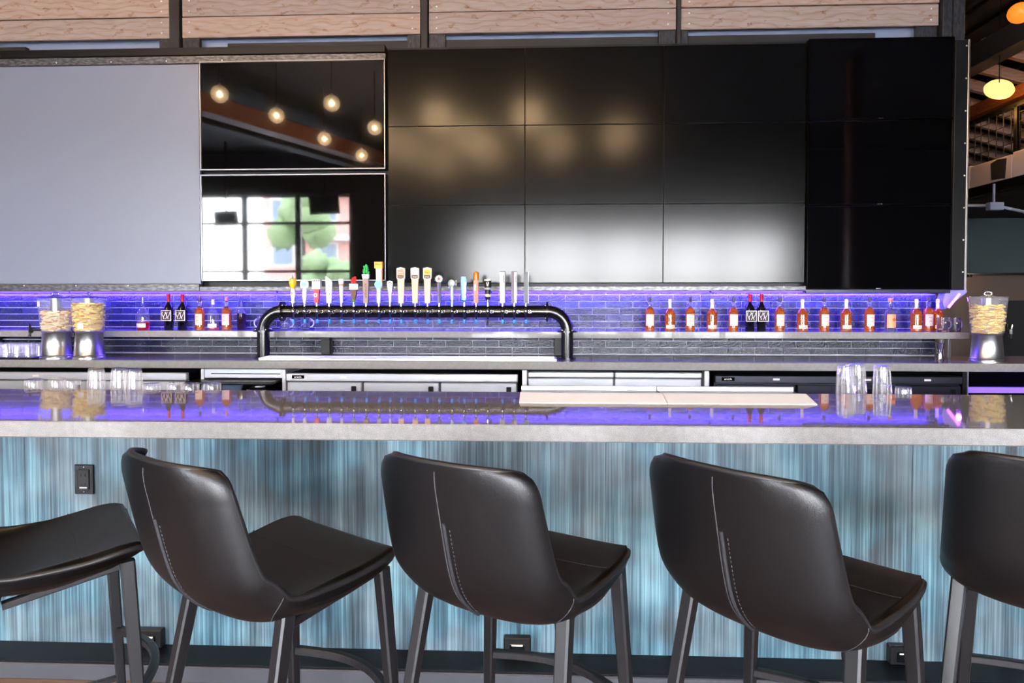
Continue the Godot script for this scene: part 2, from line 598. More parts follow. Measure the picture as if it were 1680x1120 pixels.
func hanging_screens():
	for q in [[-5.62, 3.95, 0.36, "dark television hung by the window pier"], [-8.2, 3.62, 0.30, "dark television hung in front of the wide left window"]]:
		var t = thing("hanging_television", q[3], "television", Vector3(q[0], q[1], 5.6))
		var c := MB.new()
		c.box(Vector3.ZERO, Vector3(q[2] * 2.4, q[2] * 1.3, 0.07), 0.008, Basis(Vector3.UP, 0.25) * Basis(Vector3.RIGHT, -0.15))
		obj("case", c, M.black_plastic, t)
		obj("mount", bx(Vector3(-0.02, 0.1, -0.02), Vector3(0.02, 5.6 - q[1], 0.02)), M.black_metal, t)

func outdoors():
	setting("ground", bx(Vector3(-60, -0.35, 7.25), Vector3(60, -0.15, 70)), M.paving, "pale paved street outside the front windows", "ground")
	var b = thing("apartment_building", "red brick apartment building across the street", "building", Vector3(-19.0, -0.15, 34))
	obj("wall", bx(Vector3(0, 0, 0), Vector3(9, 13, 8)), M.brick_red, b)
	for fy in 4:
		obj("balcony", bx(Vector3(2.5, 2.6 + fy * 3.0, -1.2), Vector3(6.5, 2.85 + fy * 3.0, 0)), M.building_trim, b)
		for fx in 3:
			var wn = obj("window", bx(Vector3(0.6 + fx * 3.0, 0.9 + fy * 3.0, -0.06), Vector3(2.2 + fx * 3.0, 2.5 + fy * 3.0, 0.02)), M.building_trim, b)
			obj("glass", bx(Vector3(0.7 + fx * 3.0, 1.0 + fy * 3.0, -0.08), Vector3(2.1 + fx * 3.0, 2.4 + fy * 3.0, -0.05)), M.building_glass, wn)
	var leafn := noise(71, 0.9, 4)
	for t in [[-11.3, 20.0, 5.6, 1.5, "leafy green street tree with the taller crown"], [-9.0, 17.0, 2.4, 1.0, "leafy green street tree with the lower crown"]]:
		var tr = thing("street_tree", t[4], "tree", Vector3(t[0], -0.15, t[1]))
		var tk := MB.new()
		tk.tube([Vector3(0, 0, 0), Vector3(0.08, t[2] * 0.5, 0.03), Vector3(0, t[2], 0)], [0.16, 0.12, 0.08], 8)
		obj("trunk", tk, M.trunk, tr)
		var cr := MB.new()
		for k in 9:
			var c: Vector3 = Vector3(rng.randf_range(-0.7, 0.7), rng.randf_range(-0.6, 0.7), rng.randf_range(-0.7, 0.7)) * t[3]
			cr.ball(c + Vector3(0, t[2], 0), Vector3.ONE * t[3] * rng.randf_range(0.4, 0.62), 18, 12)
		for i in cr.v.size():
			cr.v[i] += cr.n[i] * 0.35 * leafn.get_noise_3dv(cr.v[i] * 3.0)
		obj("crown", cr, M.foliage, tr)

func pendants():
	# globe pendants over the seating: the warm lights that the screens mirror
	var spots := [[-4.83, -1.75], [-4.44, -0.54], [-3.3, -1.2], [-4.17, 1.14], [-3.0, 0.35], [-3.85, 2.66], [-1.73, -0.42], [-2.73, 1.94], [-1.36, 0.97], [-1.06, 2.24], [-2.22, 3.32], [-0.21, -0.43], [0.28, 1.69], [1.44, 1.09]]
	for s in spots:
		var p = thing("globe_pendant", "clear glass globe pendant with warm bulb hanging over the seating", "lamp", Vector3(s[0], 4.6, s[1]), 0.0, "globe pendants over the seating")
		var c := MB.new()
		c.tube([Vector3(0, 0.14, 0), Vector3(0, 1.0, 0)], 0.006, 6)
		obj("cord", c, M.black_plastic, p)
		var g := MB.new()
		g.ball(Vector3.ZERO, Vector3.ONE * 0.13, 20, 12)
		obj("globe", g, M.globe_glass, p)
		var so := MB.new()
		so.lathe([Vector2(0, 0.05), Vector2(0.022, 0.05), Vector2(0.022, 0.15), Vector2(0, 0.15)], 12)
		obj("socket", so, M.chrome, p)
		var bu := MB.new()
		bu.ball(Vector3(0, -0.005, 0), Vector3(0.034, 0.045, 0.034), 14, 10)
		obj("bulb", bu, M.bulb_glow, p)
		omni(Vector3(0, -0.005, 0), Color(1.0, 0.84, 0.64), 2.3, 0.034, p)
	var v = thing("ceiling_speaker", "round dark ceiling speaker above the pendants", "speaker", Vector3(-3.9, 5.6, -1.9))
	var m := MB.new()
	m.lathe([Vector2(0, -0.02), Vector2(0.17, -0.02), Vector2(0.17, 0)], 28)
	obj("grille", m, M.black_plastic, v)
	var rr := MB.new()
	rr.lathe([Vector2(0.17, -0.03), Vector2(0.21, -0.02), Vector2(0.21, 0)], 28)
	obj("rim", rr, M.side_paint, v)

func mezzanine():
	# the deeper part of the building seen past the end of the screen wall
	var d = thing("mezzanine_deck", "dark steel mezzanine deck with whitewashed parapet", "mezzanine", Vector3(6.0, 0, -9.5))
	mat("whitewash", rgb(196, 192, 200), 0.85)
	mat("teal_paint", rgb(66, 84, 86), 0.7)
	mat("brown_paint", rgb(112, 98, 88), 0.75)
	obj("deck", bx(Vector3(0, 2.86, -6), Vector3(7.9, 3.04, 4.0), 0.01), M.dark_paint, d)
	obj("fascia", bx(Vector3(-0.08, 2.92, -6), Vector3(0.0, 3.06, 4.0), 0.005), M.black_metal, d)
	for k in 8:
		obj("parapet_panel", bx(Vector3(-0.05, 3.06, -5.4 + k * 0.85), Vector3(0.02, 3.36 + 0.02 * (k % 2), -4.57 + k * 0.85), 0.006), M.whitewash, d)
	var pa := MB.new()
	pa.prism(PackedVector2Array([Vector2(-0.14, 0.02), Vector2(0.12, 0.0), Vector2(0.14, 0.25), Vector2(-0.02, 0.27), Vector2(-0.16, 0.24)]), -0.004, 0.004, Transform3D(Basis(Vector3.UP, -PI / 2), Vector3(-0.056, 3.08, 0.3)))
	obj("painted_patch", pa, M.dark_paint, d)
	var rl = thing("mezzanine_railing", "black railing of thin wires along the mezzanine edge", "railing", Vector3(6.0, 3.41, -9.5))
	for z in [-5.0, -2.6, -0.9, 0.55, 1.7, 3.4]: obj("post", bx(Vector3(-0.03, -0.02, z - 0.03), Vector3(0.03, 0.56, z + 0.03), 0.004), M.black_metal, rl)
	obj("top_rail", bx(Vector3(-0.03, 0.54, -5.6), Vector3(0.03, 0.60, 3.6), 0.004), M.black_metal, rl)
	for k in 60:
		var wv := MB.new()
		wv.tube([Vector3(0, 0.0, -5.4 + k * 0.15), Vector3(0, 0.55, -5.4 + k * 0.15 + rng.randf_range(-0.03, 0.03))], 0.006, 5, false, false)
		obj("wire", wv, M.black_metal, rl)
	for k in 4:
		var wv := MB.new()
		wv.tube([Vector3(0, 0.11 + k * 0.12, -5.5), Vector3(0, 0.11 + k * 0.12, 3.5)], 0.005, 5, false, false)
		obj("wire", wv, M.black_metal, rl)
	# pitched roof structure over the mezzanine
	var br = obj("roof_beam", bx(Vector3(5.75, 4.62, -15.8), Vector3(6.0, 4.92, -6.0), 0.01), M.dark_paint)
	tag(br, "dark roof beam running above the mezzanine railing", "beam")
	var b2 = obj("eaves_beam", bx(Vector3(6.1, 4.12, -15.8), Vector3(6.28, 4.28, -6.0), 0.01), M.beam_wood)
	tag(b2, "lower brown beam just above the mezzanine railing", "beam")
	for k in 11:
		var rf := MB.new()
		rf.box(Vector3(7.5, 4.55, -14.6 + k * 0.62), Vector3(3.2, 0.16, 0.09), 0.006, Basis(Vector3.BACK, deg_to_rad(-16)))
		tag(obj("rafter", rf, M.pine1), "pale pine rafter sloping down over the mezzanine", "rafter", "rafters over the mezzanine")
	for k in 9:
		var dk := MB.new()
		dk.tube([Vector3(4.2 + k * 0.42, 5.2, -15.5), Vector3(4.2 + k * 0.42, 5.2, -6.5)], 0.03, 6)
		tag(obj("roof_conduit", dk, M.steel_dark), "thin conduit running along the dark ceiling beside the mezzanine", "pipe", "conduits under the dark ceiling")
	var pl = thing("drum_pendant", "glowing yellow disc pendant above the mezzanine railing", "lamp", Vector3(5.80, 4.19, -9.0))
	var dm := MB.new()
	dm.lathe([Vector2(0, -0.05), Vector2(0.1, -0.055), Vector2(0.16, -0.03), Vector2(0.17, 0.0), Vector2(0.15, 0.035), Vector2(0.07, 0.05), Vector2(0, 0.05)], 24, Transform3D(Basis(Vector3.BACK, 0.35) * Basis(Vector3.RIGHT, 0.9), Vector3.ZERO))
	obj("shade", dm, M.drum_glow, pl)
	var cd := MB.new()
	cd.tube([Vector3(0, 0.08, 0), Vector3(0, 1.35, 0)], 0.006, 6)
	obj("cord", cd, M.black_plastic, pl)
	omni(Vector3(0.0, -0.30, 0.0), Color(1.0, 0.70, 0.36), 0.5, 0.12, pl)
	var gp = thing("hall_pendant", "small amber glass pendant hanging below the dark ceiling beside the mezzanine", "lamp", Vector3(4.83, 4.42, -7.2))
	var gm := MB.new()
	gm.ball(Vector3.ZERO, Vector3(0.11, 0.10, 0.11), 20, 12)
	obj("shade", gm, glow("amber_glow", Color(1.0, 0.48, 0.14), 1.3), gp)
	var gc := MB.new()
	gc.tube([Vector3(0, 0.1, 0), Vector3(0, 1.15, 0)], 0.006, 6)
	obj("cord", gc, M.black_plastic, gp)
	omni(Vector3(0, -0.02, 0), Color(1.0, 0.80, 0.62), 1.0, 0.08, gp)
	var mp = thing("mezzanine_pendant", "warm globe pendant hanging inside the mezzanine among the rafters", "lamp", Vector3(7.6, 4.0, -9.2))
	var mg := MB.new()
	mg.ball(Vector3.ZERO, Vector3.ONE * 0.1, 18, 10)
	obj("shade", mg, M.drum_glow, mp)
	var mc := MB.new()
	mc.tube([Vector3(0, 0.1, 0), Vector3(0, 1.55, 0)], 0.006, 6)
	obj("cord", mc, M.black_plastic, mp)
	omni(Vector3(0, 0, 0), Color(1.0, 0.66, 0.34), 0.8, 0.08, mp)
	var du = thing("air_duct", "pale round air duct hanging behind the mezzanine railing", "duct", Vector3(8.2, 3.62, -11.0))
	var dt := MB.new()
	dt.tube([Vector3(0, 0, -3), Vector3(0, 0, 3)], 0.2, 16)
	obj("pipe", dt, M.whitewash, du)
	for z in [-2.0, 0.0, 2.0]:
		obj("hanger", bx(Vector3(-0.01, 0.19, z), Vector3(0.01, 0.5, z + 0.03)), M.black_metal, du)
	# underneath: bulkhead, wall and door
	var bh = setting("trim_1", bx(Vector3(6.1, 1.95, -12.3), Vector3(12, 2.86, -11.6), 0.01), M.teal_paint, "dark teal bulkhead below the mezzanine", "bulkhead")
	setting("wall_service_end", bx(Vector3(3.9, 0, -12.6), Vector3(12, 2.86, -12.4)), M.brown_paint, "brown wall below the mezzanine", "wall")
	var dr = struct_node("door_1", "tall dark door in the brown wall below the mezzanine", "door")
	obj("door_leaf", bx(Vector3(8.05, 0, -12.4), Vector3(8.95, 1.5, -12.34), 0.008), M.dark_paint, dr)
	obj("door_handle", bx(Vector3(8.12, 0.95, -12.34), Vector3(8.15, 1.1, -12.29), 0.006), M.chrome, dr)
	var pr = thing("sprinkler_pipe", "grey sprinkler pipe bracketed under the mezzanine edge", "pipe", Vector3(5.3, 2.62, -8.3))
	var pt := MB.new()
	pt.tube([Vector3(-0.5, 0.1, -0.6), Vector3(0.05, 0, 0), Vector3(0.5, -0.1, 0.0)], 0.018, 8)
	obj("pipe", pt, M.slate_blue, pr)
	obj("bracket", bx(Vector3(-0.06, -0.05, -0.04), Vector3(0.1, 0.04, 0.05), 0.006), M.slate_blue, pr)
	obj("rod", bx(Vector3(0.0, 0.03, -0.01), Vector3(0.02, 0.26, 0.01)), M.slate_blue, pr)
	for x in [7.35, 9.4]:
		var sp = thing("wall_downlight", "small downlight washing the brown wall below the mezzanine", "lamp", Vector3(x, 1.93, -12.1), 0.0, "downlights below the mezzanine")
		var dl := MB.new()
		dl.lathe([Vector2(0, -0.03), Vector2(0.05, -0.03), Vector2(0.05, 0.02), Vector2(0, 0.02)], 14)
		obj("can", dl, M.black_metal, sp)
		omni(Vector3(0, -0.09, 0), Color(1.0, 0.82, 0.62), 0.05, 0.04, sp)

# ------------------------------------------------------------------ back of the bar
func back_wall():
	var w = struct_node("wall_back", "splashback of dark glazed tiles with pale grout behind the bottles", "wall")
	obj("grout_bed", bx(Vector3(-6.4, 0.9, -6.3), Vector3(3.425, 1.66, TILE_Z)), M.grout, w)
	var pw := 0.238
	var ph := 0.0585
	var shapes := []
	for k in 3:
		var m := MB.new()
		m.box(Vector3.ZERO, Vector3(pw - 0.006, ph - 0.006, 0.014), 0.0022)
		shapes.append(m.done())
	var half := MB.new()
	half.box(Vector3.ZERO, Vector3(pw * 0.5 - 0.006, ph - 0.006, 0.014), 0.0022)
	var half_mesh := half.done()
	var count := 0
	var rest := MB.new()
	for row in 10:
		var y := 1.625 - ph * (row + 0.5)
		if y < 1.04: continue
		var off := 0.0 if row % 2 == 0 else pw * 0.5
		var k := 0
		while true:
			var x := 3.425 - pw * (k + 0.5) - off
			k += 1
			if x < -5.5: break
			var tilt := Basis(Vector3.UP, rng.randf_range(-0.006, 0.006)) * Basis(Vector3.RIGHT, rng.randf_range(-0.008, 0.008))
			var pos := Vector3(x, y, TILE_Z + 0.004 + rng.randf_range(-0.0008, 0.0008))
			if x < -4.95 or count >= 298:
				rest.box(pos, Vector3(pw - 0.006, ph - 0.006, 0.014), 0.0022, tilt)
				continue
			var o = obj("tile", shapes[k % 3], M["tile%d" % rng.randi_range(0, 2)], w)
			o.transform = Transform3D(tilt, pos)
			count += 1
		if off > 0.0:
			rest.box(Vector3(3.425 - pw * 0.25, y, TILE_Z + 0.004), Vector3(pw * 0.5 - 0.006, ph - 0.006, 0.014), 0.0022)
	var ro = obj("tile_rest", rest, M.tile0, w)
	ro.set_meta("kind", "stuff")
	# channel under the screens with its screws, and the LED strips behind it
	var ch = thing("screen_ledge", "grimy grey steel channel with white screws running below the screens", "ledge", Vector3(0, 0, 0))
	obj("channel", bx(Vector3(-6.4, 1.598, -5.99), Vector3(-3.03, 1.662, -5.925), 0.004), M.grimy_channel, ch)
	obj("channel", bx(Vector3(-3.028, 1.598, -5.99), Vector3(2.25, 1.640, -5.925), 0.004), M.grimy_channel, ch)
	obj("end_lip", bx(Vector3(2.25, 1.578, -6.0), Vector3(3.46, 1.612, -5.94), 0.004), M.steel_dark, ch)
	var sc := MB.new()
	sc.ball(Vector3.ZERO, Vector3(0.007, 0.007, 0.004), 8, 6)
	var scm := sc.done()
	for k in 15:
		var o = obj("screw", scm, M.screw_white, ch)
		o.position = Vector3(-4.63 + k * 0.478, 1.648 if k < 4 else 1.630, -5.922)
	for k in 5:
		var x0 := -6.2 + k * 1.92
		var s = thing("led_strip", ["violet LED strip under the pale screen above the fruit jars", "violet LED strip above the left pair of wine bottles", "violet LED strip behind the first beer tap handles", "violet LED strip between the last beer taps and the first whiskies", "violet LED strip above the far half of the whisky row"][k], "lamp", Vector3(x0 + 0.95, 1.592, -6.03), 0.0, "violet LED strips under the screens")
		obj("led_tube", bx(Vector3(-0.95, -0.007, -0.012), Vector3(0.95, 0.007, 0.012), 0.003), M.led_violet, s)
		area(Vector3(0, -0.010, 0.0), Vector3(0, -1, -0.35), Vector2(1.88, 0.018), Color(0.30, 0.19, 1.0), 8.0, s)
	# slanting cheek at the end of the tiles with its own short strip
	var ck = thing("led_bracket", "slanting bracket with a pink violet LED strip at the end of the tiles", "lamp", Vector3(3.46, 1.5, -6.0))
	var cp := MB.new()
	cp.prism(PackedVector2Array([Vector2(-0.01, -0.06), Vector2(0.17, 0.085), Vector2(0.17, 0.115), Vector2(0.0, 0.115), Vector2(-0.03, 0.0)]), -0.1, 0.0)
	obj("cheek_plate", cp, M.slate_blue, ck)
	var lp := MB.new()
	lp.tube([Vector3(0.0, -0.045, 0.03), Vector3(0.07, 0.075, 0.07)], 0.010, 8)
	obj("led_tube", lp, M.led_pink, ck)
	omni(Vector3(0.05, 0.01, 0.10), Color(0.62, 0.30, 1.0), 0.05, 0.02, ck)

func screens():
	# big pale screen on the left with its dark frame
	var s = thing("projection_screen", "large pale grey flat screen in a dark frame beside the stacked televisions", "screen", Vector3(0, 0, 0))
	obj("sheet", bx(Vector3(-6.4, 1.664, -5.99), Vector3(-3.03, 3.60, -5.955), 0.002), M.screen_grey, s)
	var f = thing("screen_rack", "black steel rack carrying the screens, with a tall end panel", "rack", Vector3(0, 0, 0))
	obj("head_channel", bx(Vector3(-6.4, 3.602, -5.99), Vector3(-1.36, 3.668, -5.94), 0.004), M.grimy_channel, f)
	obj("cap_rail", bx(Vector3(-6.4, 3.668, -6.01), Vector3(-1.36, 3.735, -5.92), 0.004), M.black_metal, f)
	var sc := MB.new()
	sc.ball(Vector3.ZERO, Vector3(0.007, 0.007, 0.004), 8, 6)
	for k in 4:
		var o = obj("screw", sc, M.screw_white, f)
		o.position = Vector3(-4.31 + k * 0.5, 3.625, -5.939)
	# frame behind all screens
	obj("backing", bx(Vector3(-6.4, 1.62, -6.28), Vector3(3.46, 3.74, -6.03)), M.black_metal, f)
	obj("end_panel", bx(Vector3(3.462, 1.605, -6.28), Vector3(3.575, 3.70, -5.93), 0.004), M.black_metal, f)
	obj("end_edge", bx(Vector3(3.565, 1.60, -5.95), Vector3(3.582, 3.70, -5.925), 0.003), M.steel_plain, f)
	for k in 8: obj("bolt", bx(Vector3(3.545, 1.75 + k * 0.27, -5.931), Vector3(3.555, 1.762 + k * 0.27, -5.925)), M.screw_white, f)
	# two large televisions
	tv("television", "upper large glossy television above another of the same size", -3.015, -1.36, 2.66, 3.617, 0.012, true)
	tv("television", "lower large glossy television right above the beer taps", -3.015, -1.36, 1.685, 2.628, 0.012, true)
	# nine matte wall panels
	var xs := [-1.343, -0.147, 1.046, 2.247]
	var ys := [1.668, 2.348, 3.033, 3.70]
	var rown := ["bottom", "middle", "top"]
	var coln := ["beside the stacked televisions", "in the central column", "beside the column of glossy screens"]
	for r in 3:
		for c in 3:
			var p = thing("wall_panel_screen", "matte black video wall panel in the %s row %s" % [rown[r], coln[c]], "screen", Vector3((xs[c] + xs[c + 1]) * 0.5, (ys[r] + ys[r + 1]) * 0.5, SCREEN_Z - 0.03), 0.0, "matte video wall panels")
			var hw: float = (xs[c + 1] - xs[c]) * 0.5 - 0.0016
			var hh: float = (ys[r + 1] - ys[r]) * 0.5 - 0.0016
			obj("housing", bx(Vector3(-hw, -hh, -0.035), Vector3(hw, hh, 0.024), 0.002), M.black_plastic, p)
			obj("display", bx(Vector3(-hw + 0.003, -hh + 0.003, 0.02), Vector3(hw - 0.003, hh - 0.003, 0.027)), M.screen_matte, p)
			p.rotation = Vector3([0.006, 0.0, -0.002][r], [0.002, 0.0, -0.002][c], 0)
	for k in 3:
		tv("glossy_screen", "glossy black television, %s of the column at the end of the screen wall" % ["lowest", "middle one", "topmost"][k], 2.252, 3.458, [1.61, 2.325, 3.045][k], [2.322, 3.042, 3.728][k], 0.010, false)

func tv(called, label, x0, x1, y0, y1, bez, silver):
	var t = thing(called, label, "television", Vector3((x0 + x1) * 0.5, (y0 + y1) * 0.5, SCREEN_Z))
	var hw: float = (x1 - x0) * 0.5 - 0.002
	var hh: float = (y1 - y0) * 0.5 - 0.002
	obj("housing", bx(Vector3(-hw, -hh, -0.06), Vector3(hw, hh, 0.012), 0.004), M.black_plastic, t)
	obj("display", bx(Vector3(-hw + bez, -hh + bez, 0.008), Vector3(hw - bez, hh - bez, 0.014)), M.screen_gloss if silver else M.screen_gloss_dark, t)
	var bm: Material = M.bezel_silver if silver else M.black_gloss
	for e in [[-hw, -hh, hw, -hh + bez], [-hw, hh - bez, hw, hh], [-hw, -hh + bez, -hw + bez, hh - bez], [hw - bez, -hh + bez, hw, hh - bez]]:
		obj("bezel", bx(Vector3(e[0], e[1], 0.0), Vector3(e[2], e[3], 0.022), 0.003), bm, t)
	obj("badge", bx(Vector3(-0.02, -hh + 0.002, 0.022), Vector3(0.02, -hh + 0.008, 0.0235)), M.bezel_silver, t)

func planks():
	# weathered boards between steel posts above the screens
	var w = struct_node("wall_cladding", "weathered pine boards between black steel posts above the screens", "cladding")
	var scb := MB.new()
	scb.ball(Vector3.ZERO, Vector3(0.009, 0.009, 0.005), 8, 6)
	var screw_mesh := scb.done()
	var bays := [[-6.3, -3.42], [-3.30, -1.10], [-1.02, 1.19], [1.235, 3.47]]
	for b in bays.size():
		for r in 7:
			var y0 := 3.925 + r * 0.193
			var o = obj("board", bx(Vector3(bays[b][0], y0, -6.235 + 0.004 * ((r + b) % 2)), Vector3(bays[b][1], y0 + 0.185, -6.2 + 0.004 * ((r * 2 + b) % 3)), 0.003), M["pine%d" % ((r + b) % 3)], w)
			if r < 3:
				for x in [bays[b][0] + 0.07, bays[b][1] - 0.07]:
					for dy in [0.045, 0.14]: obj("screw", screw_mesh, M.screw_white, o).position = Vector3(x, y0 + dy, -6.191)
	for p in [[-3.41, -3.315], [-1.09, -1.03], [1.195, 1.23]]:
		obj("post", bx(Vector3(p[0], 3.62, -6.25), Vector3(p[1], 5.5, -6.17), 0.004), M.post_black, w)
	for p in [[-3.52, -3.42], [-3.30, -3.14], [-1.22, -1.10], [-1.02, -0.87], [1.04, 1.19], [1.235, 1.3], [3.28, 3.46]]:
		obj("stud", bx(Vector3(p[0], 3.70, -6.24), Vector3(p[1], 3.922, -6.2), 0.003), M.post_steel, w)
	obj("end_stud", bx(Vector3(3.48, 3.62, -6.26), Vector3(3.56, 5.5, -6.15), 0.004), M.post_steel, w)
	obj("end_stud", bx(Vector3(3.565, 3.70, -6.22), Vector3(3.66, 5.5, -6.14), 0.004), M.post_steel, w)
	# lit back surface; black strips imitate the shaded slot between boards and screens
	obj("sill_sheet", bx(Vector3(-6.3, 3.60, -6.34), Vector3(3.46, 3.95, -6.30)), M.slate_blue, w)
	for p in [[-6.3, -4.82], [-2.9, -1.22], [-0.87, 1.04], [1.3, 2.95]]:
		obj("slot_shade_strip", bx(Vector3(p[0], 3.74, -6.29), Vector3(p[1], 3.885, -6.24), 0.004), M.post_black, w)
	var br := MB.new()
	br.box(Vector3.ZERO, Vector3(0.018, 0.07, 0.012), 0.002)
	for x in [-2.75, -1.95, -1.8, -0.05, 0.35, 0.42, 0.93, 1.55, 1.85, 1.98]:
		var o = obj("bracket", br, M.screw_white, w)
		o.position = Vector3(x, 3.775, -6.23)
	# pale pipe end at the top of the last bay
	var pp = thing("pipe_end", "short pale pipe end above the last bay of boards", "pipe", Vector3(3.20, 4.20, -6.0))
	var pm := MB.new()
	pm.tube([Vector3(-0.1, 0.0, -0.1), Vector3(0.25, 0.12, 0.1)], 0.06, 14)
	obj("tube", pm, M.white_plastic, pp)

func counter_and_shelf():
	var c = obj("back_counter", bx(Vector3(-6.4, 0.972, -6.095), Vector3(8.0, COUNTER_Y, -5.36), 0.004), M.quartz)
	tag(c, "long grey stone back counter under the beer taps", "counter")
	var s = thing("bottle_shelf", "grey stone shelf carrying the spirit bottles along the tiles", "shelf", Vector3.ZERO)
	obj("slab", bx(Vector3(-6.4, 1.198, -6.09), Vector3(3.525, SHELF_Y, -5.78), 0.004), M.quartz, s)
	for x in [-5.0, -1.92, 0.15]:
		obj("bracket", bx(Vector3(x - 0.04, COUNTER_Y, -6.07), Vector3(x + 0.04, 1.198, -5.98), 0.004), M.black_metal, s)
	for x in [3.36, 3.42]:
		obj("leg", bx(Vector3(x - 0.012, COUNTER_Y, -5.9), Vector3(x + 0.012, 1.198, -5.87), 0.003), M.steel_plain, s)

func cooler(label, x0, x1, material, doors, group, badge):
	var t = thing("bar_cooler", label, "cooler", Vector3((x0 + x1) * 0.5, 0, -5.72), 0.0, group)
	var hw: float = (x1 - x0) * 0.5
	obj("cabinet", bx(Vector3(-hw, 0.08, -0.34), Vector3(hw, 0.925, 0.27), 0.004), M.steel_dark, t)
	obj("top_panel", bx(Vector3(-hw, 0.868, 0.27), Vector3(hw, 0.93, 0.315), 0.006), material, t)
	var dw: float = hw * 2.0 / doors
	for k in doors:
		var a: float = -hw + dw * k
		var d = obj("door", bx(Vector3(a + 0.008, 0.14, 0.27), Vector3(a + dw - 0.008, 0.858, 0.31), 0.006), material, t)
		obj("handle", bx(Vector3(a + dw - 0.09, 0.70, 0.31), Vector3(a + dw - 0.05, 0.83, 0.325), 0.004), M.black_plastic, d)
	if badge:
		obj("badge", bx(Vector3(-hw + 0.05, 0.888, 0.315), Vector3(-hw + 0.15, 0.916, 0.318)), M.black_gloss, t)
		marks(6, 0.014, M.screw_white, t, Vector3(-hw + 0.10, 0.902, 0.3186))
	for k in [0.25, 0.62, 0.86]:
		obj("sticker", bx(Vector3(-hw + hw * 2 * k - 0.025, 0.893, 0.315), Vector3(-hw + hw * 2 * k + 0.025, 0.908, 0.317)), M.label_white, t)
	return t

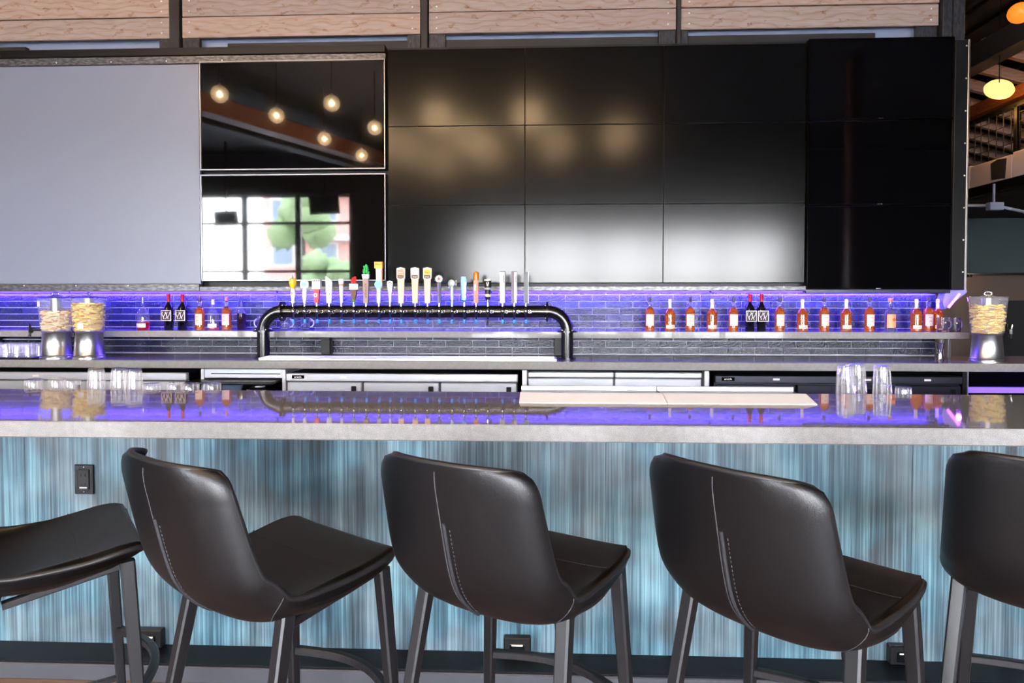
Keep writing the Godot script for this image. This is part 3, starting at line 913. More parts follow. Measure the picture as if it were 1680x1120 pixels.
func coolers():
	cooler("long stainless under-counter cooler below the pineapple jars", -6.2, -2.88, M.steel, 4, "under-counter coolers", false)
	cooler("stainless three door cooler below the beer taps", -2.06, -0.19, M.steel, 3, "under-counter coolers", true)
	cooler("black under-counter cooler below the row of whisky bottles", 1.36, 3.25, M.steel_dark, 3, "under-counter coolers", true)
	# open equipment bay with a printer tray
	var e = thing("printer_station", "stainless drawer station with open printer tray and papers", "station", Vector3(-2.42, 0, -5.6))
	obj("drawer_front", bx(Vector3(-0.33, 0.885, 0.12), Vector3(0.33, 0.962, 0.16), 0.006), M.steel, e)
	obj("drawer_groove", bx(Vector3(-0.27, 0.918, 0.157), Vector3(0.30, 0.924, 0.163)), M.black_metal, e)
	obj("side_panel", bx(Vector3(-0.36, 0.1, -0.3), Vector3(-0.33, 0.962, 0.16), 0.004), M.steel, e)
	obj("side_panel", bx(Vector3(0.33, 0.1, -0.3), Vector3(0.36, 0.962, 0.2), 0.004), M.steel, e)
	obj("body", bx(Vector3(-0.33, 0.1, -0.3), Vector3(0.33, 0.7, 0.1)), M.black_plastic, e)
	obj("tray", bx(Vector3(-0.40, 0.855, 0.10), Vector3(0.30, 0.875, 0.34), 0.004), M.steel_dark, e)
	var pr = thing("receipt_printer", "small black receipt printer in the open station", "printer", Vector3(-2.27, 0.70, -5.45))
	obj("case", bx(Vector3(-0.08, 0, -0.08), Vector3(0.08, 0.12, 0.10), 0.012), M.black_plastic, pr)
	obj("paper", bx(Vector3(-0.03, 0.12, 0.02), Vector3(0.03, 0.128, 0.08)), M.label_white, pr)
	var sc = thing("order_screen", "tilted pale order screen in the open station", "screen", Vector3(-2.52, 0.70, -5.43))
	var sm := MB.new()
	sm.box(Vector3(0, 0.09, 0), Vector3(0.17, 0.012, 0.13), 0.004, Basis(Vector3.RIGHT, 0.9))
	obj("tablet", sm, M.slate_blue, sc)
	obj("stand", bx(Vector3(-0.03, 0, -0.06), Vector3(0.03, 0.08, -0.02), 0.004), M.black_plastic, sc)
	for k in 3:
		var pb := MB.new()
		pb.box(Vector3.ZERO, Vector3(0.13, 0.006, 0.05), 0.0, Basis(Vector3.UP, 0.3 * k) * Basis(Vector3.BACK, 0.1 - 0.12 * k))
		var o = obj("paper_slip", pb, [M.label_white, M.slate_blue, M.label_cream][k])
		o.position = Vector3(-2.40 + k * 0.05, 0.735 + k * 0.028, -5.38)
		tag(o, ["white paper slip in the open station", "blue paper slip in the open station", "cream paper slip in the open station"][k], "paper")
	obj("support_block", bx(Vector3(-0.10, 0.70, 0.15), Vector3(0.18, 0.728, 0.30), 0.003), M.black_metal, e)
	# twin drawers of stainless steel right of the taps
	var d = thing("steel_drawer_unit", "bright stainless drawer unit right of the three door cooler", "drawers", Vector3(0.59, 0, -5.72))
	obj("cabinet", bx(Vector3(-0.745, 0.08, -0.34), Vector3(0.72, 0.95, 0.25), 0.004), M.steel_dark, d)
	for k in 2:
		var a := -0.70 + k * 0.69
		for r in 5:
			obj("drawer", bx(Vector3(a, 0.905 - r * 0.17, 0.25), Vector3(a + 0.68, 0.95 - r * 0.17, 0.31), 0.008), M.steel, d)
			obj("drawer_front", bx(Vector3(a, 0.79 - r * 0.17, 0.25), Vector3(a + 0.68, 0.898 - r * 0.17, 0.285), 0.006), M.steel, d)
	obj("side_post", bx(Vector3(-0.745, 0.05, 0.24), Vector3(-0.705, 0.965, 0.32), 0.004), M.steel, d)
	obj("side_post", bx(Vector3(0.685, 0.05, 0.24), Vector3(0.725, 0.965, 0.32), 0.004), M.steel, d)
	# dark end cabinet and its violet strip
	var r = thing("end_cabinet", "dark end cabinet below the counter beside the black cooler", "cabinet", Vector3(4.6, 0, -5.72))
	obj("body", bx(Vector3(-1.3, 0.0, -0.34), Vector3(1.5, 0.968, 0.2), 0.004), M.black_gloss, r)
	obj("post", bx(Vector3(-1.34, 0.0, 0.18), Vector3(-1.30, 0.968, 0.3), 0.003), M.black_metal, r)
	obj("post_edge", bx(Vector3(-1.31, 0.0, 0.29), Vector3(-1.30, 0.968, 0.305)), M.steel_plain, r)
	var s = thing("led_shelf_strip", "violet LED band glowing low on the end cabinet", "lamp", Vector3(3.75, 0.815, -5.50))
	obj("led_tube", bx(Vector3(-0.42, -0.022, -0.01), Vector3(0.6, 0.022, 0.012), 0.004), M.led_violet, s)
	area(Vector3(0.1, 0, 0.016), Vector3(0, 0, 1), Vector2(0.95, 0.04), Color(0.42, 0.30, 1.0), 3.0, s)

func bar():
	var top = obj("bar_worktop", bx(Vector3(-6.2, -0.062, -0.99), Vector3(6.2, 0, 0), 0.004), M.quartz)
	top.position = Vector3(0, BAR_Y, -2.478)
	top.rotation.x = -0.0145                       # slight fall to the service side, added to shift its reflections
	tag(top, "long polished grey stone bar top with a thick pale edge", "bar top")
	var f = thing("bar_cabinet", "bar base of streaked blue laminate panels on a dark plinth", "bar", Vector3.ZERO)
	obj("carcass", bx(Vector3(-6.1, 0.0, -3.30), Vector3(6.1, 0.985, -2.795)), M.dark_paint, f)
	var edges := [-6.1, -4.62, -3.40, -2.18, -0.96, 0.26, 1.48, 2.70, 3.92, 6.1]
	for k in edges.size() - 1:
		obj("panel", bx(Vector3(edges[k] + 0.0006, 0.075, -2.794), Vector3(edges[k + 1] - 0.0006, 1.001, -2.775), 0.0006), M.blue_laminate, f)
	mat("plinth_metal", rgb(62, 63, 68), 0.45, 0.2)
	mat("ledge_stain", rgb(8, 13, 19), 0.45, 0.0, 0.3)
	obj("plinth", bx(Vector3(-6.1, 0.0, -2.86), Vector3(6.1, 0.066, -2.622), 0.004), M.plinth_metal, f)
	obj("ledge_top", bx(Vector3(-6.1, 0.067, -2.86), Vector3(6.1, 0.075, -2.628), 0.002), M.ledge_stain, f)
	# drainboard behind the bar
	var d = thing("drainboard", "stainless drainboard behind the bar holding the drinking glasses", "drainboard", Vector3.ZERO)
	obj("tray", bx(Vector3(-4.5, 0.955, -3.90), Vector3(4.5, 0.985, -3.31), 0.004), M.steel, d)
	obj("cabinet", bx(Vector3(-4.5, 0.0, -3.72), Vector3(4.5, 0.953, -3.38)), M.steel_dark, d)
	# two steel service rails standing at the back edge of the bar top
	for k in 2:
		var x0: float = [-0.10, 0.562][k]
		var x1: float = [0.558, 1.215][k]
		var s = thing("service_rail", ["stainless service rail on the bar top, the section nearer the beer taps", "stainless service rail on the bar top, the section nearer the upturned glass stack"][k], "rail", Vector3((x0 + x1) * 0.5, BAR_Y - 0.0098, -3.2), 0.0, "service rails on the bar top")
		s.rotation.x = -0.0145
		var hw := (x1 - x0) * 0.5
		var rp := MB.new()
		rp.prism(PackedVector2Array([Vector2(-0.145, 0.0), Vector2(-0.145, 0.003), Vector2(-0.02, 0.032), Vector2(0.0, 0.032), Vector2(0.0, 0.0)]), -hw, hw, Transform3D(Basis(Vector3(0, 0, -1), Vector3.UP, Vector3.RIGHT), Vector3.ZERO))
		obj("front_ramp", rp, M.satin_steel, s)
		obj("channel", bx(Vector3(-hw, 0.0, -0.14), Vector3(hw, 0.026, 0.0), 0.003), M.steel_dark, s)
		obj("back_lip", bx(Vector3(-hw, 0.0, -0.152), Vector3(hw, 0.046, -0.14), 0.002), M.steel_plain, s)

func sockets():
	var s = thing("wall_socket", "black double wall socket high on the blue bar front", "socket", Vector3(-1.92, 0.772, -2.774))
	obj("plate", bx(Vector3(-0.042, -0.063, 0), Vector3(0.042, 0.063, 0.007), 0.003), M.black_gloss, s)
	obj("insert", bx(Vector3(-0.024, -0.042, 0.007), Vector3(0.024, 0.042, 0.011), 0.002), M.black_plastic, s)
	for y in [-0.052, 0.052]:
		var m := MB.new()
		m.ball(Vector3(0, y, 0.007), Vector3(0.003, 0.003, 0.002), 8, 6)
		obj("screw", m, M.chrome, s)
	for y in [-0.02, 0.02]:
		for x in [-0.009, 0.009]: obj("slot", bx(Vector3(x - 0.0015, y - 0.006, 0.011), Vector3(x + 0.0015, y + 0.006, 0.0116)), M.black_gloss, s)
	obj("usb_port", bx(Vector3(-0.015, -0.036, 0.011), Vector3(0.015, -0.031, 0.0125)), M.screw_white, s)
	for k in 3:
		var x: float = [-1.635, -0.098, 1.44][k]
		var b = thing("floor_socket_box", "black low socket box on the bar front, %s" % ["behind the stool with scuff marks", "behind the smooth stool, between its legs", "between the last two stools"][k], "socket", Vector3(x, 0.076, -2.774), 0.0, "low socket boxes on the bar front")
		obj("box", bx(Vector3(-0.055, 0.0, 0), Vector3(0.055, 0.075, 0.035), 0.004), M.black_plastic, b)
		obj("cover", bx(Vector3(-0.03, 0.012, 0.035), Vector3(0.03, 0.052, 0.041), 0.003), M.black_gloss, b)
		obj("hinge", bx(Vector3(-0.022, 0.046, 0.041), Vector3(0.022, 0.051, 0.044)), M.screw_white, b)

# ------------------------------------------------------------------ stools
var stool_proto: Node3D

func shell_mid(u: float, v: float) -> Vector3:
	# centre line of the shell: seat front -> rear bend -> top of the back
	var cl: Curve3D = stool_curve
	var top := 1.0 - 0.02 * pow(absf(u), 4.0) * smoothstep(0.6, 1.0, v)
	var vv := v * top
	var c := cl.sample_baked(vv * cl.get_baked_length(), true)
	var t := (cl.sample_baked(minf(vv + 0.01, 1.0) * cl.get_baked_length(), true) - cl.sample_baked(maxf(vv - 0.01, 0.0) * cl.get_baked_length(), true)).normalized()
	var inner := Vector3(0, t.z * (1.0 - smoothstep(0.55, 0.8, v)), -t.y)   # up on the seat, forward on the back
	var w := 0.0
	if v < 0.12: w = lerpf(0.215, 0.254, sqrt(1.0 - pow(1.0 - v / 0.12, 2.0)))
	elif v < 0.5: w = lerpf(0.254, 0.250, smoothstep(0.12, 0.5, v))
	elif v < 0.92: w = lerpf(0.250, 0.224, (v - 0.5) / 0.42)
	else: w = lerpf(0.188, 0.224, sqrt(maxf(0.0, 1.0 - pow((v - 0.92) / 0.08, 2.0))))
	var lift := 0.0
	if v < 0.60: lift = lerpf(0.005, 0.088, smoothstep(0.10, 0.60, v))
	else: lift = lerpf(0.088, 0.072, (v - 0.60) / 0.40)
	var a := absf(u)
	return Vector3(w * sin(u * PI * 0.5 * 0.92) / sin(PI * 0.46), 0, 0) + c + inner * lift * pow(a, 2.4)

var stool_curve: Curve3D

func make_stool() -> Node3D:
	stool_curve = Curve3D.new()
	stool_curve.bake_interval = 0.005
	for p in [[-0.240, 0.788, 0.012, 0.012], [-0.185, 0.798, 0.05, -0.004], [0.05, 0.742, 0.08, -0.022], [0.212, 0.768, 0.045, 0.04], [0.290, 0.90, 0.016, 0.06], [0.345, 1.142, 0.012, 0.06]]:
		var h := Vector3(0, p[3], p[2])
		stool_curve.add_point(Vector3(0, p[1], p[0]), -h, h)
	var t = thing("bar_stool", "", "stool", Vector3.ZERO, 0.0, "bar stools along the bar")
	var nu := 36
	var nv := 64
	var th := 0.021
	var m := MB.new()
	var rows := []
	var nrm := []
	for j in nv + 1:
		var rp := []
		var rn := []
		for i in nu + 1:
			var u := -1.0 + 2.0 * i / nu
			var v := float(j) / nv
			var p := shell_mid(u, v)
			var du := shell_mid(minf(u + 0.02, 1.0), v) - shell_mid(maxf(u - 0.02, -1.0), v)
			var dv := shell_mid(u, minf(v + 0.01, 1.0)) - shell_mid(u, maxf(v - 0.01, 0.0))
			rp.append(p); rn.append(dv.cross(du).normalized())
		rows.append(rp); nrm.append(rn)
	# make sure normals point to the inside (sitting side)
	if nrm[20][nu / 2].y < 0:
		for j in nv + 1:
			for i in nu + 1: nrm[j][i] = -nrm[j][i]
	for side in [1.0, -1.0]:
		var f := m.v.size()
		for j in nv + 1:
			for i in nu + 1:
				var u := absf(-1.0 + 2.0 * i / nu)
				var v := float(j) / nv
				var edge := minf(1.0, minf((1.0 - u) * 6.0, minf(v, 1.0 - v) * 14.0))
				var k := th * (0.30 + 0.70 * sqrt(1.0 - pow(1.0 - edge, 2.0)))
				if side < 0:
					k += 0.030 * smoothstep(0.42, 0.25, v) * smoothstep(0.0, 0.12, v) * (1.0 - pow(u, 4.0))
				m.vert(rows[j][i] + nrm[j][i] * k * side, nrm[j][i] * side, Vector2(float(i) / nu, v))
		for j in nv:
			for i in nu:
				var a := f + j * (nu + 1) + i
				m.face(a, a + 1, a + nu + 1); m.face(a + 1, a + nu + 2, a + nu + 1)
	# rim between both skins
	var loop := []
	for i in nu + 1: loop.append([0, i])
	for j in range(1, nv + 1): loop.append([j, nu])
	for i in range(nu - 1, -1, -1): loop.append([nv, i])
	for j in range(nv - 1, 0, -1): loop.append([j, 0])
	var lp := []
	for q in loop: lp.append(rows[q[0]][q[1]])
	var rim := MB.new()
	rim.tube(lp, 0.0085, 8, true)
	obj("shell", m, M.leather, t)
	obj("piping", rim, M.leather_piping, t)
	# centre seam with its zip flap, and the stitched curves where back meets seat
	var on_back := func(u: float, v: float, out: float) -> Vector3:
		var jj := clampf(v, 0, 1) * nv
		var ii := (u + 1.0) * 0.5 * nu
		var j0 := mini(int(jj), nv - 1); var i0 := mini(int(ii), nu - 1)
		var fj := jj - j0; var fi := ii - i0
		var p: Vector3 = rows[j0][i0].lerp(rows[j0][i0 + 1], fi).lerp(rows[j0 + 1][i0].lerp(rows[j0 + 1][i0 + 1], fi), fj)
		var q: Vector3 = nrm[j0][i0].lerp(nrm[j0 + 1][i0], fj)
		var edge := minf(1.0, minf((1.0 - absf(u)) * 6.0, minf(v, 1.0 - v) * 14.0))
		var k := th * (0.30 + 0.70 * sqrt(1.0 - pow(1.0 - edge, 2.0)))
		k += 0.030 * smoothstep(0.42, 0.25, v) * smoothstep(0.0, 0.12, v) * (1.0 - pow(absf(u), 4.0))
		return p - q * (k + out)
	var sp := []
	for k in 31: sp.append(on_back.call(0.0, lerpf(0.50, 0.985, k / 30.0), -0.001))
	var sm := MB.new()
	sm.tube(sp, 0.0022, 6)
	obj("back_seam", sm, M.thread, t)
	var zp := []
	for k in 26: zp.append(on_back.call(0.03, lerpf(0.50, 0.84, k / 25.0), 0.0))
	var zm := MB.new()
	zm.tube(zp, 0.0055, 8)
	obj("zip_flap", zm, M.zip, t)
	for k in 24:
		var a: Vector3 = on_back.call(0.075, lerpf(0.53, 0.83, k / 24.0), 0.0)
		var b: Vector3 = on_back.call(0.075, lerpf(0.53, 0.83, (k + 0.5) / 24.0), 0.0)
		var st := MB.new()
		st.tube([a, b], 0.0012, 4)
		obj("stitch", st, M.thread, t)
	for s in [-1.0, 1.0]:
		var cp := []
		for k in 16:
			var q := k / 15.0
			cp.append(on_back.call(s * lerpf(0.98, 0.55, q), lerpf(0.505, 0.43, q * q), -0.0006))
		var cm := MB.new()
		cm.tube(cp, 0.0016, 5)
		obj("side_seam", cm, M.thread, t)
	# stitched line across the seat
	var ss := []
	for k in 21:
		var u := lerpf(-0.9, 0.9, k / 20.0)
		var j := int(0.20 * nv)
		var i := clampi(int((u + 1.0) * 0.5 * nu), 0, nu)
		ss.append(rows[j][i] + nrm[j][i] * (th + 0.0005))
	var sq := MB.new()
	sq.tube(ss, 0.0016, 5)
	obj("seat_seam", sq, M.leather_piping, t)
	# metal frame, legs and footrest
	var fr := MB.new()
	fr.box(Vector3(0, 0.715, -0.05), Vector3(0.30, 0.014, 0.22), 0.004, Basis(Vector3.RIGHT, 0.235))
	obj("seat_plate", fr, M.leg_metal, t)
	var sec := [Vector2(-1, -0.72), Vector2(-0.72, -1), Vector2(0.72, -1), Vector2(1, -0.72), Vector2(1, 0.72), Vector2(0.72, 1), Vector2(-0.72, 1), Vector2(-1, 0.72)]
	for sx in [-1.0, 1.0]:
		for sz in [-1.0, 1.0]:
			var lg := MB.new()
			var a := Vector3(sx * 0.218, 0.765 if sz < 0 else 0.762, -0.195 if sz < 0 else 0.115)
			var b := Vector3(sx * 0.262, 0.0, -0.237 if sz < 0 else 0.268)
			lg.sweep([a, a.lerp(b, 0.35), b], sec, [0.0195, 0.0175, 0.0125], Vector3.RIGHT)
			obj("leg", lg, M.leg_metal, t)
	for sx in [-1.0, 1.0]:
		var rl := MB.new()
		rl.sweep([Vector3(sx * 0.19, 0.748, -0.20), Vector3(sx * 0.19, 0.700, 0.10)], sec, [0.011, 0.011], Vector3.RIGHT)
		obj("side_rail", rl, M.leg_metal, t)
	var fp := []
	for k in 15:
		var q := k / 14.0
		fp.append(Vector3(lerpf(-0.236, 0.236, q), 0.375, -0.219 - 0.075 * sin(PI * q)))
	var ft := MB.new()
	ft.sweep(fp, sec, range(15).map(func(_k): return 0.0125), Vector3.UP)
	obj("footrest", ft, M.leg_metal, t)
	for sx in [-1.0, 1.0]:
		var br := MB.new()
		br.sweep([Vector3(sx * 0.247, 0.20, -0.224), Vector3(sx * 0.249, 0.20, 0.225)], sec, [0.009, 0.009], Vector3.UP)
		obj("stretcher", br, M.leg_metal, t)
	return t

func stool(at: Vector3, turn_deg: float, label: String):
	if stool_proto == null:
		stool_proto = make_stool()
		stool_proto.position = at
		stool_proto.rotation.y = -deg_to_rad(turn_deg)
		stool_proto.set_meta("label", label)
	else:
		dup(stool_proto, at, -deg_to_rad(turn_deg), label)

# ------------------------------------------------------------------ tap tower
const PIPE_Z := -5.60
const PIPE_Y := 1.425

func tap_tower():
	var t = thing("tap_tower", "black pipe beer tower bridging the back counter", "beer tower", Vector3.ZERO)
	var xl := -2.322
	var xr := 0.209
	var r := 0.0505
	var m := MB.new()
	m.tube([Vector3(xl + 0.17, PIPE_Y, PIPE_Z), Vector3(xr - 0.17, PIPE_Y, PIPE_Z)], r, 28)
	obj("cross_pipe", m, M.black_pipe if M.has("black_pipe") else mat("black_pipe", rgb(14, 14, 15), 0.22, 0.0, 0.6), t)
	for s in [[xl, 1.0], [xr, -1.0]]:
		var e := MB.new()
		var pts := []
		for k in 13:
			var a := PI * 0.5 * k / 12.0
			pts.append(Vector3(s[0] + s[1] * (0.16 - 0.16 * cos(a)), PIPE_Y - 0.16 + 0.16 * sin(a), PIPE_Z))
		e.tube(pts, r, 28)
		obj("elbow", e, M.black_pipe, t)
		var p := MB.new()
		p.tube([Vector3(s[0], COUNTER_Y + 0.002, PIPE_Z), Vector3(s[0], PIPE_Y - 0.16, PIPE_Z)], r, 28)
		obj("upright", p, M.black_pipe, t)
		var fl := MB.new()
		fl.lathe([Vector2(0, 0), Vector2(0.082, 0), Vector2(0.082, 0.012), Vector2(0, 0.012)], 28, Transform3D(Basis.IDENTITY, Vector3(s[0], PIPE_Y - 0.168, PIPE_Z)))
		obj("flange", fl, M.black_pipe, t)
		var f2 := MB.new()
		f2.lathe([Vector2(0, -0.008), Vector2(0.084, -0.008), Vector2(0.084, 0.008), Vector2(0, 0.008)], 28, Transform3D(Basis(Vector3.BACK, PI / 2), Vector3(s[0] + s[1] * 0.165, PIPE_Y, PIPE_Z)))
		obj("flange", f2, M.black_pipe, t)
		var f3 := MB.new()
		f3.lathe([Vector2(0, 0), Vector2(0.075, 0), Vector2(0.075, 0.01), Vector2(0, 0.01)], 28, Transform3D(Basis.IDENTITY, Vector3(s[0], COUNTER_Y + 0.002, PIPE_Z)))
		obj("foot_flange", f3, M.black_pipe, t)
		for a in [0.9, 2.25, 3.9, 5.4]:
			var b := MB.new()
			b.ball(Vector3(s[0] + cos(a) * 0.067, PIPE_Y - 0.15, PIPE_Z + sin(a) * 0.067), Vector3.ONE * 0.009, 10, 6)
			obj("bolt", b, M.chrome, t)
			b = MB.new()
			b.ball(Vector3(s[0] + s[1] * 0.177, PIPE_Y + sin(a) * 0.067, PIPE_Z + cos(a) * 0.067), Vector3.ONE * 0.009, 10, 6)
			obj("bolt", b, M.chrome, t)
	var d = thing("drip_tray", "long stainless drip tray under the beer taps", "drip tray", Vector3(-1.08, COUNTER_Y, -5.475))
	obj("tray", bx(Vector3(-1.19, 0.0, -0.075), Vector3(1.20, 0.024, 0.105), 0.004), M.steel_plain, d)
	for k in 24:
		obj("grate_bar", bx(Vector3(-1.17, 0.024, -0.068 + k * 0.007), Vector3(1.18, 0.027, -0.0645 + k * 0.007)), M.steel_plain, d)
	build_taps()

func py(p: float) -> float:                       # height of a mark on the taps, from the eye level
	return EYE + (490.0 - p) * 0.00488

func tap(k: int, x: float, label: String) -> Node3D:
	var t = thing("beer_tap", label, "beer tap", Vector3(x, PIPE_Y, PIPE_Z + 0.0505), 0.0, "beer taps on the black tower")
	var f := MB.new()
	f.lathe([Vector2(0, 0), Vector2(0.019, 0), Vector2(0.019, 0.012), Vector2(0.012, 0.018), Vector2(0.012, 0.045), Vector2(0, 0.047)], 14, Transform3D(Basis(Vector3.RIGHT, PI / 2), Vector3.ZERO))
	obj("shank", f, M.chrome, t)
	var b := MB.new()
	b.lathe([Vector2(0, -0.068), Vector2(0.007, -0.068), Vector2(0.008, -0.02), Vector2(0.015, -0.012), Vector2(0.016, 0.014), Vector2(0.009, 0.024), Vector2(0.006, 0.03), Vector2(0.010, 0.036), Vector2(0.009, 0.048), Vector2(0.006, 0.075), Vector2(0, 0.075)], 14, Transform3D(Basis(Vector3.RIGHT, 0.06), Vector3(0, 0, 0.045)))
	obj("faucet", b, M.chrome, t)
	var ring := MB.new()
	var rp := []
	for i in 16: rp.append(Vector3(0.03 + 0.013 * cos(TAU * i / 16), 0.002 + 0.013 * sin(TAU * i / 16), 0.03))
	ring.tube(rp, 0.0025, 6, true)
	obj("lock_ring", ring, M.chrome, t)
	if k != 16:
		var c := MB.new()
		c.lathe([Vector2(0, -0.096), Vector2(0.007, -0.094), Vector2(0.013, -0.085), Vector2(0.011, -0.07), Vector2(0.009, -0.062), Vector2(0, -0.062)], 12, Transform3D(Basis.IDENTITY, Vector3(0, 0, 0.042)))
		obj("spout_cap", c, M.tap_blue, t)
	else:
		var c := MB.new()
		c.lathe([Vector2(0, -0.11), Vector2(0.0035, -0.108), Vector2(0.008, -0.06), Vector2(0, -0.06)], 12, Transform3D(Basis.IDENTITY, Vector3(0, 0, 0.042)))
		obj("spout", c, M.black_plastic, t)
	return t

func block(w: float, y0: float, y1: float, d: float, w2 := -1.0) -> MB:
	var b := MB.new()
	var h0 := w * 0.5
	var h1 := (w if w2 < 0 else w2) * 0.5
	b.prism(PackedVector2Array([Vector2(-h0, y0), Vector2(h0, y0), Vector2(h1, y1), Vector2(-h1, y1)]), 0.045 - d * 0.5, 0.045 + d * 0.5)
	return b

func turned(prof: Array, segs := 16) -> MB:
	var b := MB.new()
	b.lathe(prof, segs, Transform3D(Basis.IDENTITY, Vector3(0, 0, 0.045)))
	return b

func build_taps():
	mat("tap_blue", rgb(36, 132, 222), 0.4)
	mat("h_yellow", rgb(240, 190, 40), 0.35); mat("h_white", rgb(240, 238, 240), 0.35); mat("h_red", rgb(206, 36, 36), 0.4)
	mat("h_green", rgb(48, 172, 84), 0.45); mat("h_orange", rgb(246, 160, 30), 0.4); mat("h_brown", rgb(92, 66, 46), 0.6)
	mat("h_wood", rgb(238, 198, 156), 0.55); mat("h_blue", rgb(40, 96, 206), 0.35); mat("h_amber", rgb(176, 84, 22), 0.3)
	mat("h_black", rgb(20, 20, 22), 0.35); mat("h_silver", rgb(196, 206, 210), 0.3, 0.5); mat("h_grey", rgb(176, 178, 180), 0.4)
	mat("h_sky", rgb(120, 180, 220), 0.4); mat("h_purple", rgb(92, 70, 120), 0.45); mat("h_lightblue", rgb(120, 160, 240), 0.35)
	mat("h_bark", rgb(150, 128, 118), 0.7); mat("h_cream", rgb(240, 226, 206), 0.5); mat("h_salmon", rgb(226, 130, 100), 0.5); mat("h_leaf", rgb(96, 150, 60), 0.5)
	mat("h_iron", rgb(64, 68, 76), 0.4); mat("h_plum", rgb(78, 62, 74), 0.4)
	var xs := [-2.034, -1.937, -1.835, -1.733, -1.632, -1.53, -1.429, -1.323, -1.232, -1.141, -1.026, -0.925, -0.83, -0.725, -0.625, -0.53, -0.435, -0.316, -0.221, -0.127]
	var names := ["beer tap with yellow goblet shaped handle top", "beer tap with white handle and round blue emblem", "beer tap with red handle under a white checkered block", "beer tap with white blade handle and dark lettering",
		"beer tap with slim white bottle shaped handle", "beer tap with red hop top above a white plate", "tall beer tap with green leafy hop top", "tallest beer tap with orange block on top and round disc", "beer tap with short white teardrop handle",
		"beer tap with wooden paddle handle and salmon badge", "beer tap with wooden paddle handle and white badge", "beer tap with wooden paddle handle and orange badge", "beer tap with round white badge and red leaf on a gear", "beer tap with round silver disc handle",
		"beer tap with blue slab handle and white lettering", "beer tap with glossy amber brown handle", "beer tap with black pint glass shaped handle", "beer tap with silver grey bar handle", "beer tap with two tone plum and silver bar handle", "beer tap with plain dark iron bar handle"]
	var up := Basis(Vector3.BACK, PI / 2)
	for k in 20:
		var t = tap(k, xs[k], names[k])
		var base := 0.07
		var yy := func(p: float) -> float: return py(p) - PIPE_Y
		match k:
			0:
				obj("handle", turned([Vector2(0, base), Vector2(0.013, base), Vector2(0.012, 0.1), Vector2(0.02, 0.14), Vector2(0.017, 0.17), Vector2(0.012, 0.19), Vector2(0, 0.19)]), M.h_white, t)
				obj("handle_top", turned([Vector2(0, 0.19), Vector2(0.014, 0.19), Vector2(0.026, 0.215), Vector2(0.029, 0.24), Vector2(0.027, 0.265), Vector2(0.02, 0.27), Vector2(0, 0.27)]), M.h_yellow, t)
				obj("finial", turned([Vector2(0, 0.27), Vector2(0.008, 0.27), Vector2(0.005, 0.285), Vector2(0.002, 0.30), Vector2(0, 0.30)]), M.chrome, t)
				letters("A", 0.02, M.label_ink, t, Vector3(0, 0.15, 0.066))
			1:
				obj("handle", turned([Vector2(0, base), Vector2(0.010, base), Vector2(0.019, 0.13), Vector2(0.018, 0.165), Vector2(0.012, 0.195), Vector2(0, 0.195)]), M.h_white, t)
				var b := MB.new()
				b.prism(PackedVector2Array([Vector2(-0.03, 0.195), Vector2(0.03, 0.195), Vector2(0.034, 0.225), Vector2(0.03, 0.245), Vector2(0, 0.262), Vector2(-0.03, 0.245), Vector2(-0.034, 0.225)]), 0.036, 0.054)
				obj("handle_top", b, M.h_white, t)
				var e := MB.new()
				e.lathe([Vector2(0, 0), Vector2(0.02, 0), Vector2(0.02, 0.003), Vector2(0, 0.003)], 18, Transform3D(Basis(Vector3.RIGHT, PI / 2).scaled_local(Vector3(1.15, 1, 0.8)), Vector3(0, 0.223, 0.054)))
				obj("emblem", e, M.h_sky, t)
			2:
				obj("handle", block(0.032, base, 0.185, 0.03, 0.048), M.h_red, t)
				obj("handle_top", block(0.066, 0.185, 0.262, 0.04), M.h_white, t)
				for q in 4: obj("checker", bx(Vector3(-0.028 + q * 0.016, 0.245, 0.065), Vector3(-0.020 + q * 0.016, 0.259, 0.067)), M.h_black, t)
				letters("O", 0.034, M.h_white, t, Vector3(-0.006, 0.135, 0.0625))
			3:
				var b := MB.new()
				b.prism(PackedVector2Array([Vector2(-0.018, base), Vector2(0.018, base), Vector2(0.026, 0.235), Vector2(0.02, 0.255), Vector2(-0.026, 0.29), Vector2(-0.027, 0.25)]), 0.034, 0.056)
				obj("handle", b, M.h_white, t)
				marks(8, 0.020, M.label_ink, t, Vector3(0.003, 0.165, 0.0565), up)
			4:
				obj("handle", turned([Vector2(0, base), Vector2(0.010, base), Vector2(0.018, 0.20), Vector2(0.015, 0.215), Vector2(0, 0.215)]), M.h_white, t)
				obj("band", turned([Vector2(0.0165, 0.213), Vector2(0.021, 0.213), Vector2(0.021, 0.224), Vector2(0.0165, 0.224)]), M.h_salmon, t)
				obj("handle_top", turned([Vector2(0, 0.224), Vector2(0.021, 0.224), Vector2(0.023, 0.25), Vector2(0.02, 0.264), Vector2(0, 0.267)]), M.h_white, t)
			5:
				obj("stem", turned([Vector2(0, base), Vector2(0.009, base), Vector2(0.014, 0.1), Vector2(0, 0.1)]), M.h_leaf, t)
				obj("handle", block(0.03, 0.10, 0.18, 0.03, 0.055), M.h_brown, t)
				obj("plate", block(0.068, 0.18, 0.228, 0.026), M.h_white, t)
				marks(6, 0.010, M.label_ink, t, Vector3(0, 0.206, 0.0585))
				var b := MB.new()
				for q in 9: b.ball(Vector3(0.013 * cos(q * 2.4), 0.238 + 0.005 * q, 0.045 + 0.012 * sin(q * 2.4)), Vector3(0.012, 0.010, 0.012), 8, 6)
				obj("handle_top", b, M.h_red, t)
